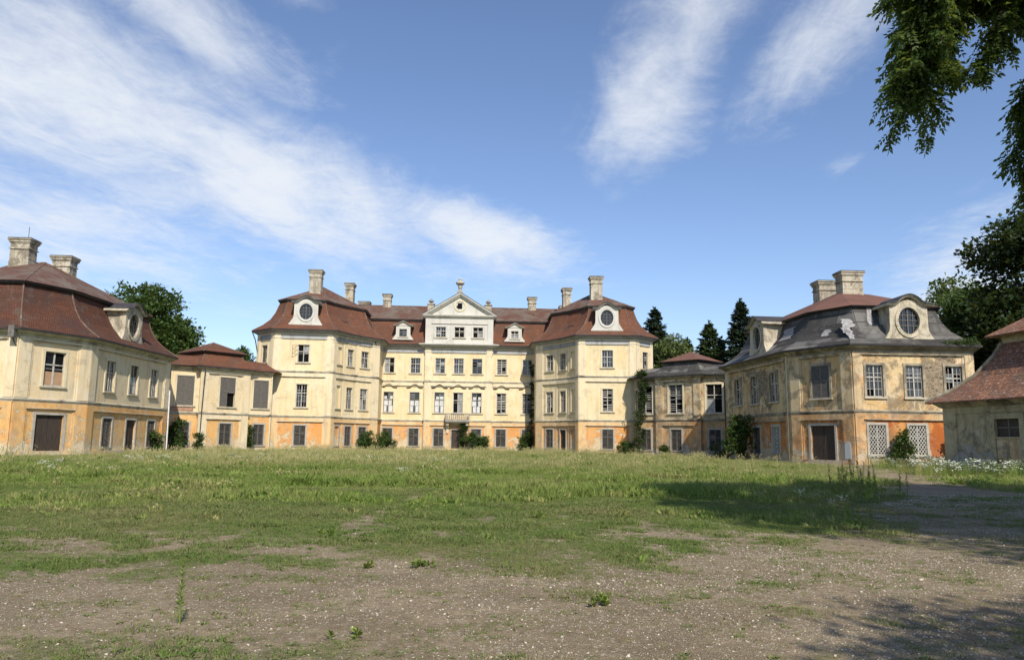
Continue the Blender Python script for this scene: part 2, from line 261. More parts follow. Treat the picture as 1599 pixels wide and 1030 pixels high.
# ------------------------------------------------------------------ objects and parts
ORG = {}
def link(o): S.collection.objects.link(o); return o
def empty(name, label, cat, loc=(0, 0, 0), rz=0, group=None, org=None):
    o = link(bpy.data.objects.new(name, None)); o.location = loc; o.rotation_euler = (0, 0, rz); o.empty_display_size = .5
    tag(o, label, cat, group); ORG[o.name] = org if org is not None else Vector((0, 0, 0)); return o
def tag(o, label=None, cat=None, group=None, kind=None):
    for k, v in (('label', label), ('category', cat), ('group', group), ('kind', kind)):
        if v: o[k] = v
    return o
class MB:
    def __init__(s): s.v = []; s.f = []; s.m = []; s.mats = []
    def mi(s, name):
        if name not in s.mats: s.mats.append(name)
        return s.mats.index(name)
    def poly(s, pts, mat):
        i = len(s.v); s.v += [tuple(p) for p in pts]; s.f.append(tuple(range(i, i + len(pts)))); s.m.append(s.mi(mat))
    def box(s, x0, x1, y0, y1, z0, z1, mat, T=None):
        c = [(x, y, z) for z in (z0, z1) for y in (y0, y1) for x in (x0, x1)]
        if T: c = [T(*p) for p in c]
        for q in ((0, 2, 3, 1), (4, 5, 7, 6), (0, 1, 5, 4), (2, 6, 7, 3), (0, 4, 6, 2), (1, 3, 7, 5)): s.poly([c[i] for i in q], mat)
    def tube(s, pts, rad, mat, n=8, taper=None, cap=True):
        rings = []; up = Vector((0, 0, 1))
        pts = [Vector(p) for p in pts]
        for i, p in enumerate(pts):
            d = (pts[min(i + 1, len(pts) - 1)] - pts[max(i - 1, 0)]).normalized()
            a = d.cross(up if abs(d.z) < .95 else Vector((1, 0, 0))).normalized(); b2 = a.cross(d)
            r = rad if taper is None else taper[i]
            rings.append([p + a * (r * math.cos(k * 2 * math.pi / n)) + b2 * (r * math.sin(k * 2 * math.pi / n)) for k in range(n)])
        for i in range(len(rings) - 1):
            for k in range(n):
                s.poly([rings[i][k], rings[i][(k + 1) % n], rings[i + 1][(k + 1) % n], rings[i + 1][k]], mat)
        if cap: s.poly(rings[0][::-1], mat); s.poly(rings[-1], mat)
    def lathe(s, c, prof, mat, n=14):
        c = Vector(c); rings = [[c + Vector((r * math.cos(k * 2 * math.pi / n), r * math.sin(k * 2 * math.pi / n), z)) for k in range(n)] for r, z in prof]
        for i in range(len(rings) - 1):
            for k in range(n): s.poly([rings[i][k], rings[i][(k + 1) % n], rings[i + 1][(k + 1) % n], rings[i + 1][k]], mat)
        s.poly(rings[-1], mat)
    def build(s, name, parent=None, smooth=False, link_=True, org=None):
        me = bpy.data.meshes.new(name); V = np.array(s.v, dtype=float)
        o_ = org if org is not None else (ORG.get(parent.name) if parent else None)
        if o_ is not None: V = V - np.array(o_)
        me.from_pydata(V.tolist(), [], s.f); 
        for mname in s.mats: me.materials.append(MATS[mname])
        me.polygons.foreach_set('material_index', s.m)
        uvl = me.uv_layers.new(name='UVMap'); co = V
        uvs = []
        for f in s.f:
            a = co[list(f)]; n = np.zeros(3)
            for i in range(len(f)): n += np.cross(a[i], a[(i + 1) % len(f)])
            l = np.linalg.norm(n); n = n / l if l > 1e-12 else np.array((0, 0, 1.))
            tt = np.cross((0, 0, 1.), n); l = np.linalg.norm(tt); tt = tt / l if l > 1e-6 else np.array((1., 0, 0)); bb = np.cross(n, tt)
            for p in a: uvs += [float(p @ tt), float(p @ bb)]
        uvl.data.foreach_set('uv', uvs)
        if smooth: me.polygons.foreach_set('use_smooth', [True] * len(me.polygons))
        me.update(); o = bpy.data.objects.new(name, me)
        if link_: link(o)
        if parent: o.parent = parent
        return o
def pl(u, v, z=0.): return Vector((u, -v, z))       # palace frame -> model axes
def normal(A, B): d = (B - A); d.z = 0; d.normalize(); return d, Vector((d.y, -d.x, 0))

def wall(mb, A, B, z0, z1, ops, up, lo, split=4.2, depth=.30):
    A = Vector(A); B = Vector(B); A.z = B.z = 0; L = (B - A).length; d, n = normal(A, B)
    P = lambda s, z, o=0: A + d * s + n * o + Vector((0, 0, z))
    xs = sorted({0, L, *[x for o in ops for x in (o[0], o[1])]}); zs = sorted({z0, z1, *[z for o in ops for z in (o[2], o[3])], *([split] if z0 < split < z1 else [])})
    for i in range(len(xs) - 1):
        for j in range(len(zs) - 1):
            cx, cz = (xs[i] + xs[i + 1]) / 2, (zs[j] + zs[j + 1]) / 2
            if any(o[0] < cx < o[1] and o[2] < cz < o[3] for o in ops): continue
            mb.poly([P(xs[i], zs[j]), P(xs[i + 1], zs[j]), P(xs[i + 1], zs[j + 1]), P(xs[i], zs[j + 1])], lo if cz < split else up)
    for s0, s1, a, b2 in ops:
        mt = lo if a < split else up
        mb.poly([P(s0, a), P(s0, b2), P(s0, b2, -depth), P(s0, a, -depth)], mt); mb.poly([P(s1, a), P(s1, a, -depth), P(s1, b2, -depth), P(s1, b2)], mt)
        mb.poly([P(s0, b2), P(s1, b2), P(s1, b2, -depth), P(s0, b2, -depth)], mt); mb.poly([P(s0, a), P(s0, a, -depth), P(s1, a, -depth), P(s1, a)], mt)
def strip(mb, A, B, s0, s1, z0, z1, o, mat, back=-.02):
    A = Vector(A); B = Vector(B); A.z = B.z = 0; d, n = normal(A, B)
    mb.box(s0, s1, back, o, z0, z1, mat, lambda s, q, z: A + d * s + n * q + Vector((0, 0, z)))
def offset(pts, dist, closed):
    n = len(pts); res = []
    for i in range(n):
        a = pts[i - 1] if (i > 0 or closed) else None; c = pts[(i + 1) % n] if (i < n - 1 or closed) else None; p = pts[i]
        if a is None: _, nn = normal(p, c); res.append(p + nn * dist); continue
        if c is None: _, nn = normal(a, p); res.append(p + nn * dist); continue
        _, n1 = normal(a, p); _, n2 = normal(p, c); b2 = n1 + n2
        if b2.length < .2: res.append(p + n1 * dist); continue
        b2.normalize(); k = min(1 / max(b2.dot(n1), .35), 2.2); res.append(p + b2 * dist * k)
    return res
def sweep(mb, pts, prof, mat, closed=False):
    rows = [[q + Vector((0, 0, z)) for q in offset(pts, o, closed)] for o, z in prof]
    n = len(pts)
    for i in range(n if closed else n - 1):
        for j in range(len(prof) - 1): mb.poly([rows[j][i], rows[j][(i + 1) % n], rows[j + 1][(i + 1) % n], rows[j + 1][i]], mat)
    if not closed:
        for i in (0, n - 1): mb.poly([r[i] for r in rows], mat)
BELT = [(0, -.16), (.07, -.15), (.09, -.05), (.16, .0), (.18, .09), (.05, .16), (0, .17)]
def roof(mb, pts, prof, ridge, mat, mat2, zridge, ov=.35, fascia=.28, caps=True):
    """mansard on a closed outline: prof = [(inset, z)...] from the eaves up to the break, then a low hip up to the ridge"""
    n = len(pts); rows = [[q + Vector((0, 0, z)) for q in offset(pts, -i_, True)] for i_, z in prof]
    for i in range(n):
        for j in range(len(prof) - 1): mb.poly([rows[j][i], rows[j][(i + 1) % n], rows[j + 1][(i + 1) % n], rows[j + 1][i]], mat)
    bi, bz = prof[-1]
    r0 = [q + Vector((0, 0, bz - .12)) for q in offset(pts, -bi + ov * .55, True)]; r1 = [q + Vector((0, 0, bz + fascia - .12)) for q in offset(pts, -bi + ov, True)]
    for i in range(n):
        k = (i + 1) % n; mb.poly([rows[-1][i], rows[-1][k], r0[k], r0[i]], 'lead_edge'); mb.poly([r0[i], r0[k], r1[k], r1[i]], 'lead_edge')
    rp = [Vector((r.x, r.y, zridge)) for r in ridge]
    near = [min(range(len(rp)), key=lambda k: (Vector((q.x, q.y, 0)) - Vector((rp[k].x, rp[k].y, 0))).length) for q in r1]
    for i in range(n):
        k = (i + 1) % n
        if near[i] == near[k]: mb.poly([r1[i], r1[k], rp[near[i]]], mat2)
        else: mb.poly([r1[i], r1[k], rp[near[k]], rp[near[i]]], mat2)
    for i in range(n):   # hip and ridge caps
        t1, t2 = (pts[i] - pts[i - 1]).normalized(), (pts[(i + 1) % n] - pts[i]).normalized()
        if caps and t1.dot(t2) < .93: mb.tube([rw[i] for rw in rows[1:]], .07, 'lichen_tile', 6); mb.tube([r1[i], rp[near[i]]], .07, 'lichen_tile', 6)
    if caps: mb.tube(rp, .1, 'lichen_tile', 6)
def mans(z0, z1, inset, ovh=.78):
    h = z1 - z0
    return [(-ovh, z0 - .02), (-ovh, z0 + .08), (.38 * inset * .5, z0 + .21 * h), (inset * .55, z0 + .40 * h), (inset * .78, z0 + .62 * h), (inset * .92, z0 + .84 * h), (inset, z1)]

# ---- windows: built once per kind and size, copied (sharing mesh data) wherever they recur
WC = {}
def wbars(mb, w, h, cols, rows, y, mat, fr=.07, mull=.09, bar=.03, transom=None):
    mb.box(0 - w / 2, -w / 2 + fr, y, y + .06, 0, h, mat); mb.box(w / 2 - fr, w / 2, y, y + .06, 0, h, mat)
    mb.box(-w / 2, w / 2, y, y + .06, 0, fr, mat); mb.box(-w / 2, w / 2, y, y + .06, h - fr, h, mat)
    if mull: mb.box(-mull / 2, mull / 2, y - .02, y + .06, fr, h - fr, mat)
    if transom: mb.box(-w / 2 + fr, w / 2 - fr, y - .02, y + .06, transom * h - .045, transom * h + .045, mat)
    for c in range(1, cols):
        if mull and c * 2 == cols: continue
        x = -w / 2 + w * c / cols; mb.box(x - bar / 2, x + bar / 2, y + .01, y + .05, fr, h - fr, mat)
    for r in range(1, rows):
        z = h * r / rows
        if transom and abs(z - transom * h) < .12: continue
        mb.box(-w / 2 + fr, w / 2 - fr, y + .01, y + .05, z - bar / 2, z + bar / 2, mat)
def panes(mb, w, h, cols, rows, y, kinds, rr):
    for c in range(cols):
        for r in range(rows):
            k = rr.choice(kinds)
            if k is None: continue
            x0, x1 = -w / 2 + w * c / cols, -w / 2 + w * (c + 1) / cols; z0, z1 = h * r / rows, h * (r + 1) / rows
            j = rr.uniform(-.018, .018)
            mb.poly([(x0, y + j, z0), (x1, y - j, z0), (x1, y - j, z1), (x0, y + j, z1)], k)
    mb.poly([(-w / 2, .285, 0), (w / 2, .285, 0), (w / 2, .285, h), (-w / 2, .285, h)], 'void')
def make_window(kind, w, h, sur, var):
    """returns [(name, mesh, level)]; local x along the wall, y into the wall, z up from the sill"""
    rr = random.Random(f'{kind}{w}{h}{var}'); res = []
    f = MB(); fw = .2 if sur else .12; mt = {'stone': 'stone_surround', 'cream': 'cream_surround', 'white': 'white_plaster', 'worn': 'worn_moulding'}.get(sur, 'cream_surround')
    o = -.07
    f.box(-w / 2 - fw, -w / 2, o, .03, -.02, h + fw, mt); f.box(w / 2, w / 2 + fw, o, .03, -.02, h + fw, mt); f.box(-w / 2, w / 2, o, .03, h, h + fw, mt)
    if kind not in ('door', 'doorpass'):
        f.box(-w / 2, w / 2, -.02, .22, -.03, .0, mt)
    res.append(('window' if kind not in ('door', 'doorpass') else 'door', f, 0))
    if kind not in ('door', 'doorpass'):
        s = MB(); s.box(-w / 2 - fw - .06, w / 2 + fw + .06, -.15, .04, -.15, -.02, 'sill_stone' if sur == 'stone' else 'cream_sill'); res.append(('sill', s, 1))
    sa = MB(); pn = MB(); wood = rr.choice(['painted_wood', 'painted_wood', 'weathered_wood'])
    if kind == 'sash':        # casements with glazing bars
        ks = [['glass_dark', 'glass_dark', 'glass_grey'], ['glass_dark', 'glass_dark', 'glass_dark', 'glass_dusty', None], ['glass_dark', 'glass_grey', 'glass_dusty', None]][var % 3]
        wbars(sa, w, h, 2 if w < 1.1 else 4 if var % 2 else 2, 4 if h > 2.5 else 3, .12, 'painted_wood' if var % 4 else 'weathered_wood', transom=.62); panes(pn, w, h, 2, 4, .16, ks, rr)
    elif kind == 'blind':     # white slats closed behind the glass
        wbars(sa, w, h, 2, 3, .12, 'weathered_wood', transom=.62); panes(pn, w, h, 2, 3, .16, ['glass_grey', 'glass_dark'], rr)
        cu = MB(); cu.poly([(-w / 2 + .08, .155, .05), (w / 2 - .08, .155, .05), (w / 2 - .08, .155, h * (.62 if var % 2 else .8)), (-w / 2 + .08, .155, h * (.62 if var % 2 else .8))], 'curtain')
        res.append(('curtain', cu, 1))
    elif kind == 'slats':     # broken panes with pale slats behind
        wbars(sa, w, h, 2, 2, .10, 'painted_wood', transom=.62); panes(pn, w, h, 2, 4, .26, ['void'], rr)
        cu = MB(); cu.box(-w / 2 + .08, -w / 2 + .11, .18, .2, .05, h - .05, 'painted_wood'); cu.box(w / 2 - .11, w / 2 - .08, .18, .2, .05, h - .05, 'painted_wood'); cu.box(-w / 2 + .08, w / 2 - .08, .18, .2, .05, .08, 'painted_wood'); z = .12
        while z < h - .15:
            if rr.random() < .8: cu.box(-w / 2 + .1, -.05, .18, .20, z, z + .07, 'painted_wood')
            if rr.random() < .75: cu.box(.05, w / 2 - .1, .18, .20, z, z + .07, 'painted_wood')
            z += .245
        res.append(('blind', cu, 1))
    elif kind == 'shutter':   # closed louvred shutters, weathered
        panes(pn, w, h, 1, 1, .26, ['void'], rr)
        sh = MB()
        for sd in (-1, 1):
            x0, x1 = (-w / 2 + .02, -.01) if sd < 0 else (.01, w / 2 - .02)
            low = h * .47 if (var == 1 and sd > 0) else 0.
            sh.box(x0, x0 + .06, -.02, .04, low, h - .02, 'weathered_wood'); sh.box(x1 - .06, x1, -.02, .04, low, h - .02, 'weathered_wood')
            for zz in (low, h * .5, h - .1): 
                if zz >= low: sh.box(x0, x1, -.02, .035, zz, zz + .08, 'weathered_wood')
            z = low + .1
            while z < h - .12:
                t_ = rr.uniform(-.012, .012)
                c = [(x0 + .05, -.015, z + t_), (x1 - .05, -.015, z - t_), (x1 - .05, .04, z + .085 - t_), (x0 + .05, .04, z + .085 + t_)]; sh.poly(c, 'weathered_wood'); z += .095
        res.append(('shutter', sh, 1)); sa = None
    elif kind in ('grille', 'whitegrille'):   # lattice of flat bars over the opening
        wbars(sa, w, h, 2, 3, .16, 'weathered_wood', transom=.62); panes(pn, w, h, 2, 4, .2, ['glass_dark', 'void', 'void', 'glass_dark', 'void'] if kind == 'grille' else ['glass_dark', 'void'], rr)
        g = MB(); mt2 = 'iron' if kind == 'grille' else 'white_iron'; br = .014 if kind == 'grille' else .026; st = .2
        if kind == 'grille': mt2 = 'copper_grey'; br = .016
        def seg(p, q):
            d = Vector((q[0] - p[0], 0, q[1] - p[1]))
            if d.length < .05: return
            nn = Vector((-d.z, 0, d.x)).normalized() * br
            a = Vector((p[0], .02, p[1])); b2 = Vector((q[0], .02, q[1])); k = Vector((0, .018, 0))
            g.poly([a - nn, b2 - nn, b2 + nn, a + nn], mt2); g.poly([a - nn, a - nn + k, b2 - nn + k, b2 - nn], mt2); g.poly([a + nn, b2 + nn, b2 + nn + k, a + nn + k], mt2)
        sl_ = 1.35
        kk = -h
        while kk < w * sl_ + h:
            for sg in (1, -1):   # lines z = sg*sl*(x) + c clipped to the opening
                pts = []
                c0 = kk if sg < 0 else kk - w * sl_
                for x in (0, w):
                    z = (sl_ * x * sg) + c0
                    pts.append((x, z))
                (xa, za), (xb, zb) = pts
                def clip(z_t): return xa + (z_t - za) / (zb - za) * (xb - xa)
                lo_, hi_ = min(za, zb), max(za, zb)
                if hi_ <= 0 or lo_ >= h: continue
                P1 = (xa, za) if 0 <= za <= h else (clip(min(max(za, 0), h)), min(max(za, 0), h)); P2 = (xb, zb) if 0 <= zb <= h else (clip(min(max(zb, 0), h)), min(max(zb, 0), h))
                seg((P1[0] - w / 2, P1[1]), (P2[0] - w / 2, P2[1]))
            kk += st * 1.7
        for x in (-w / 2 + .02, w / 2 - .02, 0): g.box(x - .02, x + .02, .015, .045, 0, h, mt2)
        for z in (.02, h - .02, h * .62): g.box(-w / 2, w / 2, .015, .045, z - .02, z + .02, mt2)
        res.append(('grille', g, 1))
    elif kind == 'niche':     # blind window
        pn.poly([(-w / 2, .12, 0), (w / 2, .12, 0), (w / 2, .12, h), (-w / 2, .12, h)], 'orange_plaster' if var == 1 else 'upper_plaster'); sa = None
    elif kind == 'boarded':
        wbars(sa, w, h, 2, 2, .12, 'painted_wood', transom=.62, mull=.12); panes(pn, w, h, 2, 4, .16, ['glass_dark', 'void'], rr)
        bo = MB(); bo.box(-w / 2 + .08, w / 2 - .08, .14, .155, .05, h * .42, 'board'); res.append(('board', bo, 1))
    elif kind in ('door', 'doorpass'):
        for sd in (-1, 1):
            dr = MB(); x0, x1 = (-w / 2 + .02, -.012) if sd < 0 else (.012, w / 2 - .02)
            dr.box(x0, x1, .16, .21, 0, h - .02, 'dark_wood')
            for z in np.arange(.1, h - .2, .16): 
                c = (x0 + x1) / 2; dr.poly([(x0 + .08, .15, z + .06), (c, .145, z), (c, .145, z + .11), (x0 + .08, .15, z + .17)], 'dark_wood'); dr.poly([(c, .145, z), (x1 - .08, .15, z + .06), (x1 - .08, .15, z + .17), (c, .145, z + .11)], 'dark_wood')
            for xx in (x0 + .02, x1 - .08): dr.box(xx, xx + .06, .135, .16, .05, h - .05, 'dark_wood')
            res.append(('door_leaf', dr, 1))
        ha = MB(); ha.tube([(.06, .1, h * .38), (.06, .1, h * .38 + .16)], .015, 'iron', 6); ha.box(.05, .07, .1, .15, h * .38, h * .38 + .02, 'iron'); res.append(('handle', ha, 1)); sa = None
        pn.poly([(-w / 2, .285, 0), (w / 2, .285, 0), (w / 2, .285, h), (-w / 2, .285, h)], 'void')
    elif kind == 'open':
        wbars(sa, w, h, 2, 2, .12, 'painted_wood', transom=.62); panes(pn, w, h, 2, 2, .2, ['void', 'void', 'glass_dusty'], rr)
    if sa: res.append(('sash', sa, 1))
    res.append(('pane', pn, 1))
    return [(n_, mb.build(n_, None, link_=False).data, l) for n_, mb, l in res]
def put_window(parent, A, B, s, z, kind, w, h, sur, var=0, org=None):
    key = (kind, round(w, 2), round(h, 2), sur, var)
    if key not in WC: WC[key] = make_window(*key)
    A = Vector(A); B = Vector(B); A.z = B.z = 0; d, n = normal(A, B); P = A + d * s + Vector((0, 0, z)) - ORG[parent.name]
    root = None
    for nm, me, lv in WC[key]:
        o = link(bpy.data.objects.new(nm, me))
        if lv == 0: root = o; o.parent = parent; o.matrix_basis = Matrix.Translation(P) @ Matrix(((d.x, -n.x, 0, 0), (d.y, -n.y, 0, 0), (0, 0, 1, 0), (0, 0, 0, 1)))
        else: o.parent = root
    return root

class Building:
    def __init__(s, name, label, cat, u, v, mats, group=None):
        x, y = W(u, v); s.e = empty(name, label, cat, (x, y, 0), PR, group, org=pl(u, v)); s.w = MB(); s.c = MB(); s.b = MB(); s.r = MB(); s.M = mats
    def face(s, A, B, z1, wins, pil=(.75, .75), belts=(4.2,), top=None, panel=True, pw=.13):
        """wins: (s, z, kind, w, h, surround, variant)"""
        ops = [(a - w / 2, a + w / 2, z, z + h) for a, z, k, w, h, *_ in wins]
        L = (Vector(B) - Vector(A)).length; wall(s.w, A, B, 0, z1, ops, s.M['up'], s.M['lo'])
        for w_ in wins: put_window(s.e, A, B, *w_)
        lv = [0, *belts, z1]
        for i in range(len(lv) - 1):
            a, b = lv[i] + (.17 if i else 0), lv[i + 1] - (.16 if i < len(lv) - 2 else 0)
            mt = s.M['lp'] if i == 0 else s.M['upp']
            if pil[0]: strip(s.w, A, B, -.0, pil[0], a, b, pw, mt)
            if pil[1]: strip(s.w, A, B, L - pil[1], L, a, b, pw, mt)
            if panel:
                pt = .42 if i < len(lv) - 2 else .35
                strip(s.w, A, B, pil[0], L - pil[1], b - pt, b, pw - .01, mt)
                strip(s.w, A, B, pil[0], L - pil[1], b - pt - .06, b - pt, pw + .05, s.M['mo'])
                for q in ((pil[0], pil[0] + .16), (L - pil[1] - .16, L - pil[1])): strip(s.w, A, B, q[0], q[1], a, b - pt - .06, pw * .45, mt)
        strip(s.w, A, B, 0, L, 0, .32, pw + .06, s.M['base'])
    def done(s):
        s.w.build('wall', s.e)
        if s.b.f: s.b.build('string_course', s.e)
        if s.c.f: s.c.build('cornice', s.e)
        if s.r.f: s.r.build('roof', s.e)
def rev(A, k):   # mirror a list of (u, v) for the left side
    return [Vector((p.x, p.y, 0)) for p in A] if k > 0 else [Vector((-p.x, p.y, 0)) for p in A[::-1]]

def chimney(parent, u, v, z0, z1, wx, wy, mat='chimney_plaster', ped=False):
    m = MB(); c = pl(u, v); x0, x1, y0, y1 = c.x - wx / 2, c.x + wx / 2, c.y - wy / 2, c.y + wy / 2; h = z1 - z0
    def b(e, a, q, mt=mat): m.box(x0 - e, x1 + e, y0 - e, y1 + e, a, q, mt)
    b(0, z0 - 1.6, z1 - .95); b(.05, z0 - 1.6, z0 + .35); b(.1, z1 - 1.05, z1 - .93); b(.02, z1 - .93, z1 - .52); b(.08, z1 - .52, z1 - .40); b(.16, z1 - .40, z1 - .2); b(.24, z1 - .2, z1 - .08, 'worn_moulding'); b(.2, z1 - .08, z1, 'lead_edge')
    b(.02, z0 + .55, z1 - 1.2)
    return m.build('chimney', parent)

def eye_dormer(parent, A, B, s, z0, back, sc=1., mat='white_plaster', rmat='red_tiles', inset=.25, depth=3.2):
    """ox-eye dormer: oval window, flared sides, arched hood"""
    A = Vector(A); B = Vector(B); A.z = B.z = 0; d, n = normal(A, B); C0 = A + d * s - n * inset
    T = lambda x, y, z: C0 + d * (x * sc) - n * y + Vector((0, 0, z0 + z * sc))
    m = MB(); NS = 40; cz = 1.65; rx, rz = .84, 1.04
    def outer(a):
        # outline as seen from in front
        pts = [(-2.05, 0), (2.05, 0), (2.0, .18), (1.7, .5), (1.52, 1.0), (1.5, 2.75), (1.1, 2.85), (.6, 3.2), (0, 3.35), (-.6, 3.2), (-1.1, 2.85), (-1.5, 2.75), (-1.52, 1.0), (-1.7, .5), (-2.0, .18)]
        dx, dz = math.cos(a), math.sin(a); best = None
        for i in range(len(pts)):
            (x1, y1), (x2, y2) = pts[i], pts[(i + 1) % len(pts)]; ex, ez = x2 - x1, y2 - y1; den = dx * ez - dz * ex
            if abs(den) < 1e-9: continue
            t_ = (x1 * ez - (y1 - cz) * ex) / den; q = (x1 * dz - (y1 - cz) * dx) / den
            if t_ > 0 and -1e-6 <= q <= 1 + 1e-6 and (best is None or t_ < best): best = t_
        return (dx * best, cz + dz * best)
    angs = sorted([2 * math.pi * k / NS for k in range(NS)] + [math.atan2(0 - cz, 2.05) % (2 * math.pi), math.atan2(0 - cz, -2.05) % (2 * math.pi)])
    O = [outer(a) for a in angs]; I = [(rx * 1.32 * math.cos(a), cz + rz * 1.26 * math.sin(a)) for a in angs]; J = [(rx * math.cos(a), cz + rz * math.sin(a)) for a in angs]; n_ = len(angs)
    for i in range(n_):
        k = (i + 1) % n_
        m.poly([T(O[i][0], 0, O[i][1]), T(O[k][0], 0, O[k][1]), T(I[k][0], 0, I[k][1]), T(I[i][0], 0, I[i][1])], mat)
        m.poly([T(I[i][0], 0, I[i][1]), T(I[k][0], 0, I[k][1]), T(I[k][0], -.1, I[k][1]), T(I[i][0], -.1, I[i][1])], mat)
        m.poly([T(I[i][0], -.1, I[i][1]), T(I[k][0], -.1, I[k][1]), T(J[k][0], -.06, J[k][1]), T(J[i][0], -.06, J[i][1])], mat)
        m.poly([T(J[i][0], -.06, J[i][1]), T(J[k][0], -.06, J[k][1]), T(J[k][0], .3, J[k][1]), T(J[i][0], .3, J[i][1])], mat)
        a1, a2 = O[i], O[k]
        if min(a1[1], a2[1]) > .02: m.poly([T(a1[0], 0, a1[1]), T(a1[0] * .9, depth * .3, a1[1]), T(a2[0] * .9, depth * .3, a2[1]), T(a2[0], 0, a2[1])], mat)
    m.box(-1.35, 1.35, .3, depth, .3, 2.85, mat, T); m.box(-2.1, 2.1, -.1, .3, -.1, .1, mat, T)
    dm = m.build('dormer', parent)
    g = MB(); g.poly([T(x, .24, z) for x, z in J], 'glass_dark'); g.build('pane', dm, org=ORG[parent.name])
    s_ = MB()
    for x in (-.02,): s_.box(x - .03, x + .05, .16, .2, cz - rz, cz + rz, 'weathered_wood', T)
    for x in (-.4, .4): hh = rz * math.sqrt(1 - (x / rx) ** 2); s_.box(x - .02, x + .02, .17, .2, cz - hh, cz + hh, 'weathered_wood', T)
    for z in (-.35, 0.05, .45): ww = rx * math.sqrt(1 - (z / rz) ** 2); s_.box(-ww, ww, .165, .2, cz + z - .025, cz + z + .025, 'weathered_wood', T)
    s_.build('sash', dm, org=ORG[parent.name])
    h = MB(); pr = [(-1.85, 2.75), (-1.25, 2.8), (-.95, 2.95), (-.65, 3.22), (-.32, 3.4), (0, 3.46), (.32, 3.4), (.65, 3.22), (.95, 2.95), (1.25, 2.8), (1.85, 2.75)]
    for i in range(len(pr) - 1):
        (xa, za), (xb, zb) = pr[i], pr[i + 1]
        for (o0, o1, y0, mt) in ((0, .09, -.22, mat), (.09, .19, -.32, 'moulding'), (.19, .27, -.42, 'lead_edge')):
            q = [T(xa, y0, za + o0), T(xb, y0, zb + o0), T(xb, y0, zb + o1), T(xa, y0, za + o1)]; r_ = [T(xa, depth, za + o0), T(xb, depth, zb + o0), T(xb, depth, zb + o1), T(xa, depth, za + o1)]
            h.poly(q, mt); h.poly([q[3], q[2], r_[2], r_[3]], mt); h.poly([q[1], q[0], r_[0], r_[1]], mt)
            if i == 0: h.poly([q[0], q[3], r_[3], r_[0]], mt)
            if i == len(pr) - 2: h.poly([q[2], q[1], r_[1], r_[2]], mt)
    h.build('hood', dm, org=ORG[parent.name]); return dm

# ================================================================== the palace
GR, MD, TP = .62, 5.40, 11.10
gh, mh, th = 2.48, 2.92, 2.2
MAIN = dict(up='upper_plaster', lo='orange_plaster', upp='upper_pilaster', lp='lower_pilaster', mo='moulding', base='lower_pilaster')
P = Building('palace', 'three-storey yellow baroque palace with a white pediment and two octagonal towers', 'palace', 0, 0, MAIN)
cen = [pl(-11.05, 0), pl(-4.91, 0), pl(-4.91, .35), pl(4.91, .35), pl(4.91, 0), pl(11.05, 0)]
kinds_mid = ['blind', 'blind', 'blind', 'open', 'blind', 'slats', 'slats']; kinds_top = ['open', 'sash', 'sash', 'sash', 'sash', 'slats', 'sash']
def col(s, i, skip=()):
    r = []
    if 0 not in skip: r.append((s, GR, 'grille', 1.4, gh, 'stone', i % 3))
    if 1 not in skip: r.append((s, MD, kinds_mid[i], 1.4, mh, 'cream', i))
    if 2 not in skip: r.append((s, TP, kinds_top[i], 1.4, th, 'cream', i))
    return r
ZW = 15.0
P.face(cen[0], cen[1], ZW, col(.98, 0) + col(4.75, 1), pil=(.12, .0), belts=(4.2, 9.87))
P.face(cen[2], cen[3], ZW, col(4.91 - 2.7, 2) + col(4.91, 3, (0,)) + col(4.91 + 2.7, 4) + [(4.91, 0.02, 'door', 1.65, 2.95, 'stone', 0)], pil=(.85, .85), belts=(4.2, 9.87))
P.face(cen[4], cen[5], ZW, col(6.3 - 4.91, 5) + col(10.07 - 4.91, 6), pil=(.0, .12), belts=(4.2, 9.87))
for a in (cen[1:3], cen[3:5]): wall(P.w, a[0], a[1], 0, ZW, [], 'upper_pilaster', 'lower_pilaster')
def arc(s, sag=.62):
    E_, F_ = pl(11.06, 4.92), pl(15.88, 13.17); L = (F_ - E_).length; t_ = s / L; d, n = normal(E_, F_); return E_ + d * s - n * (sag * 4 * t_ * (1 - t_))
tow = [pl(11.06, 4.92), arc(3.9), arc(6.7), pl(15.88, 13.17), pl(23.24, 13.83), pl(26.0, 11.2), pl(26, 2), pl(22.5, -3), pl(11.06, -3)]
def mirror_wins(wins, L, k): return wins if k > 0 else [(L - w[0], *w[1:]) for w in wins]
towers = {}
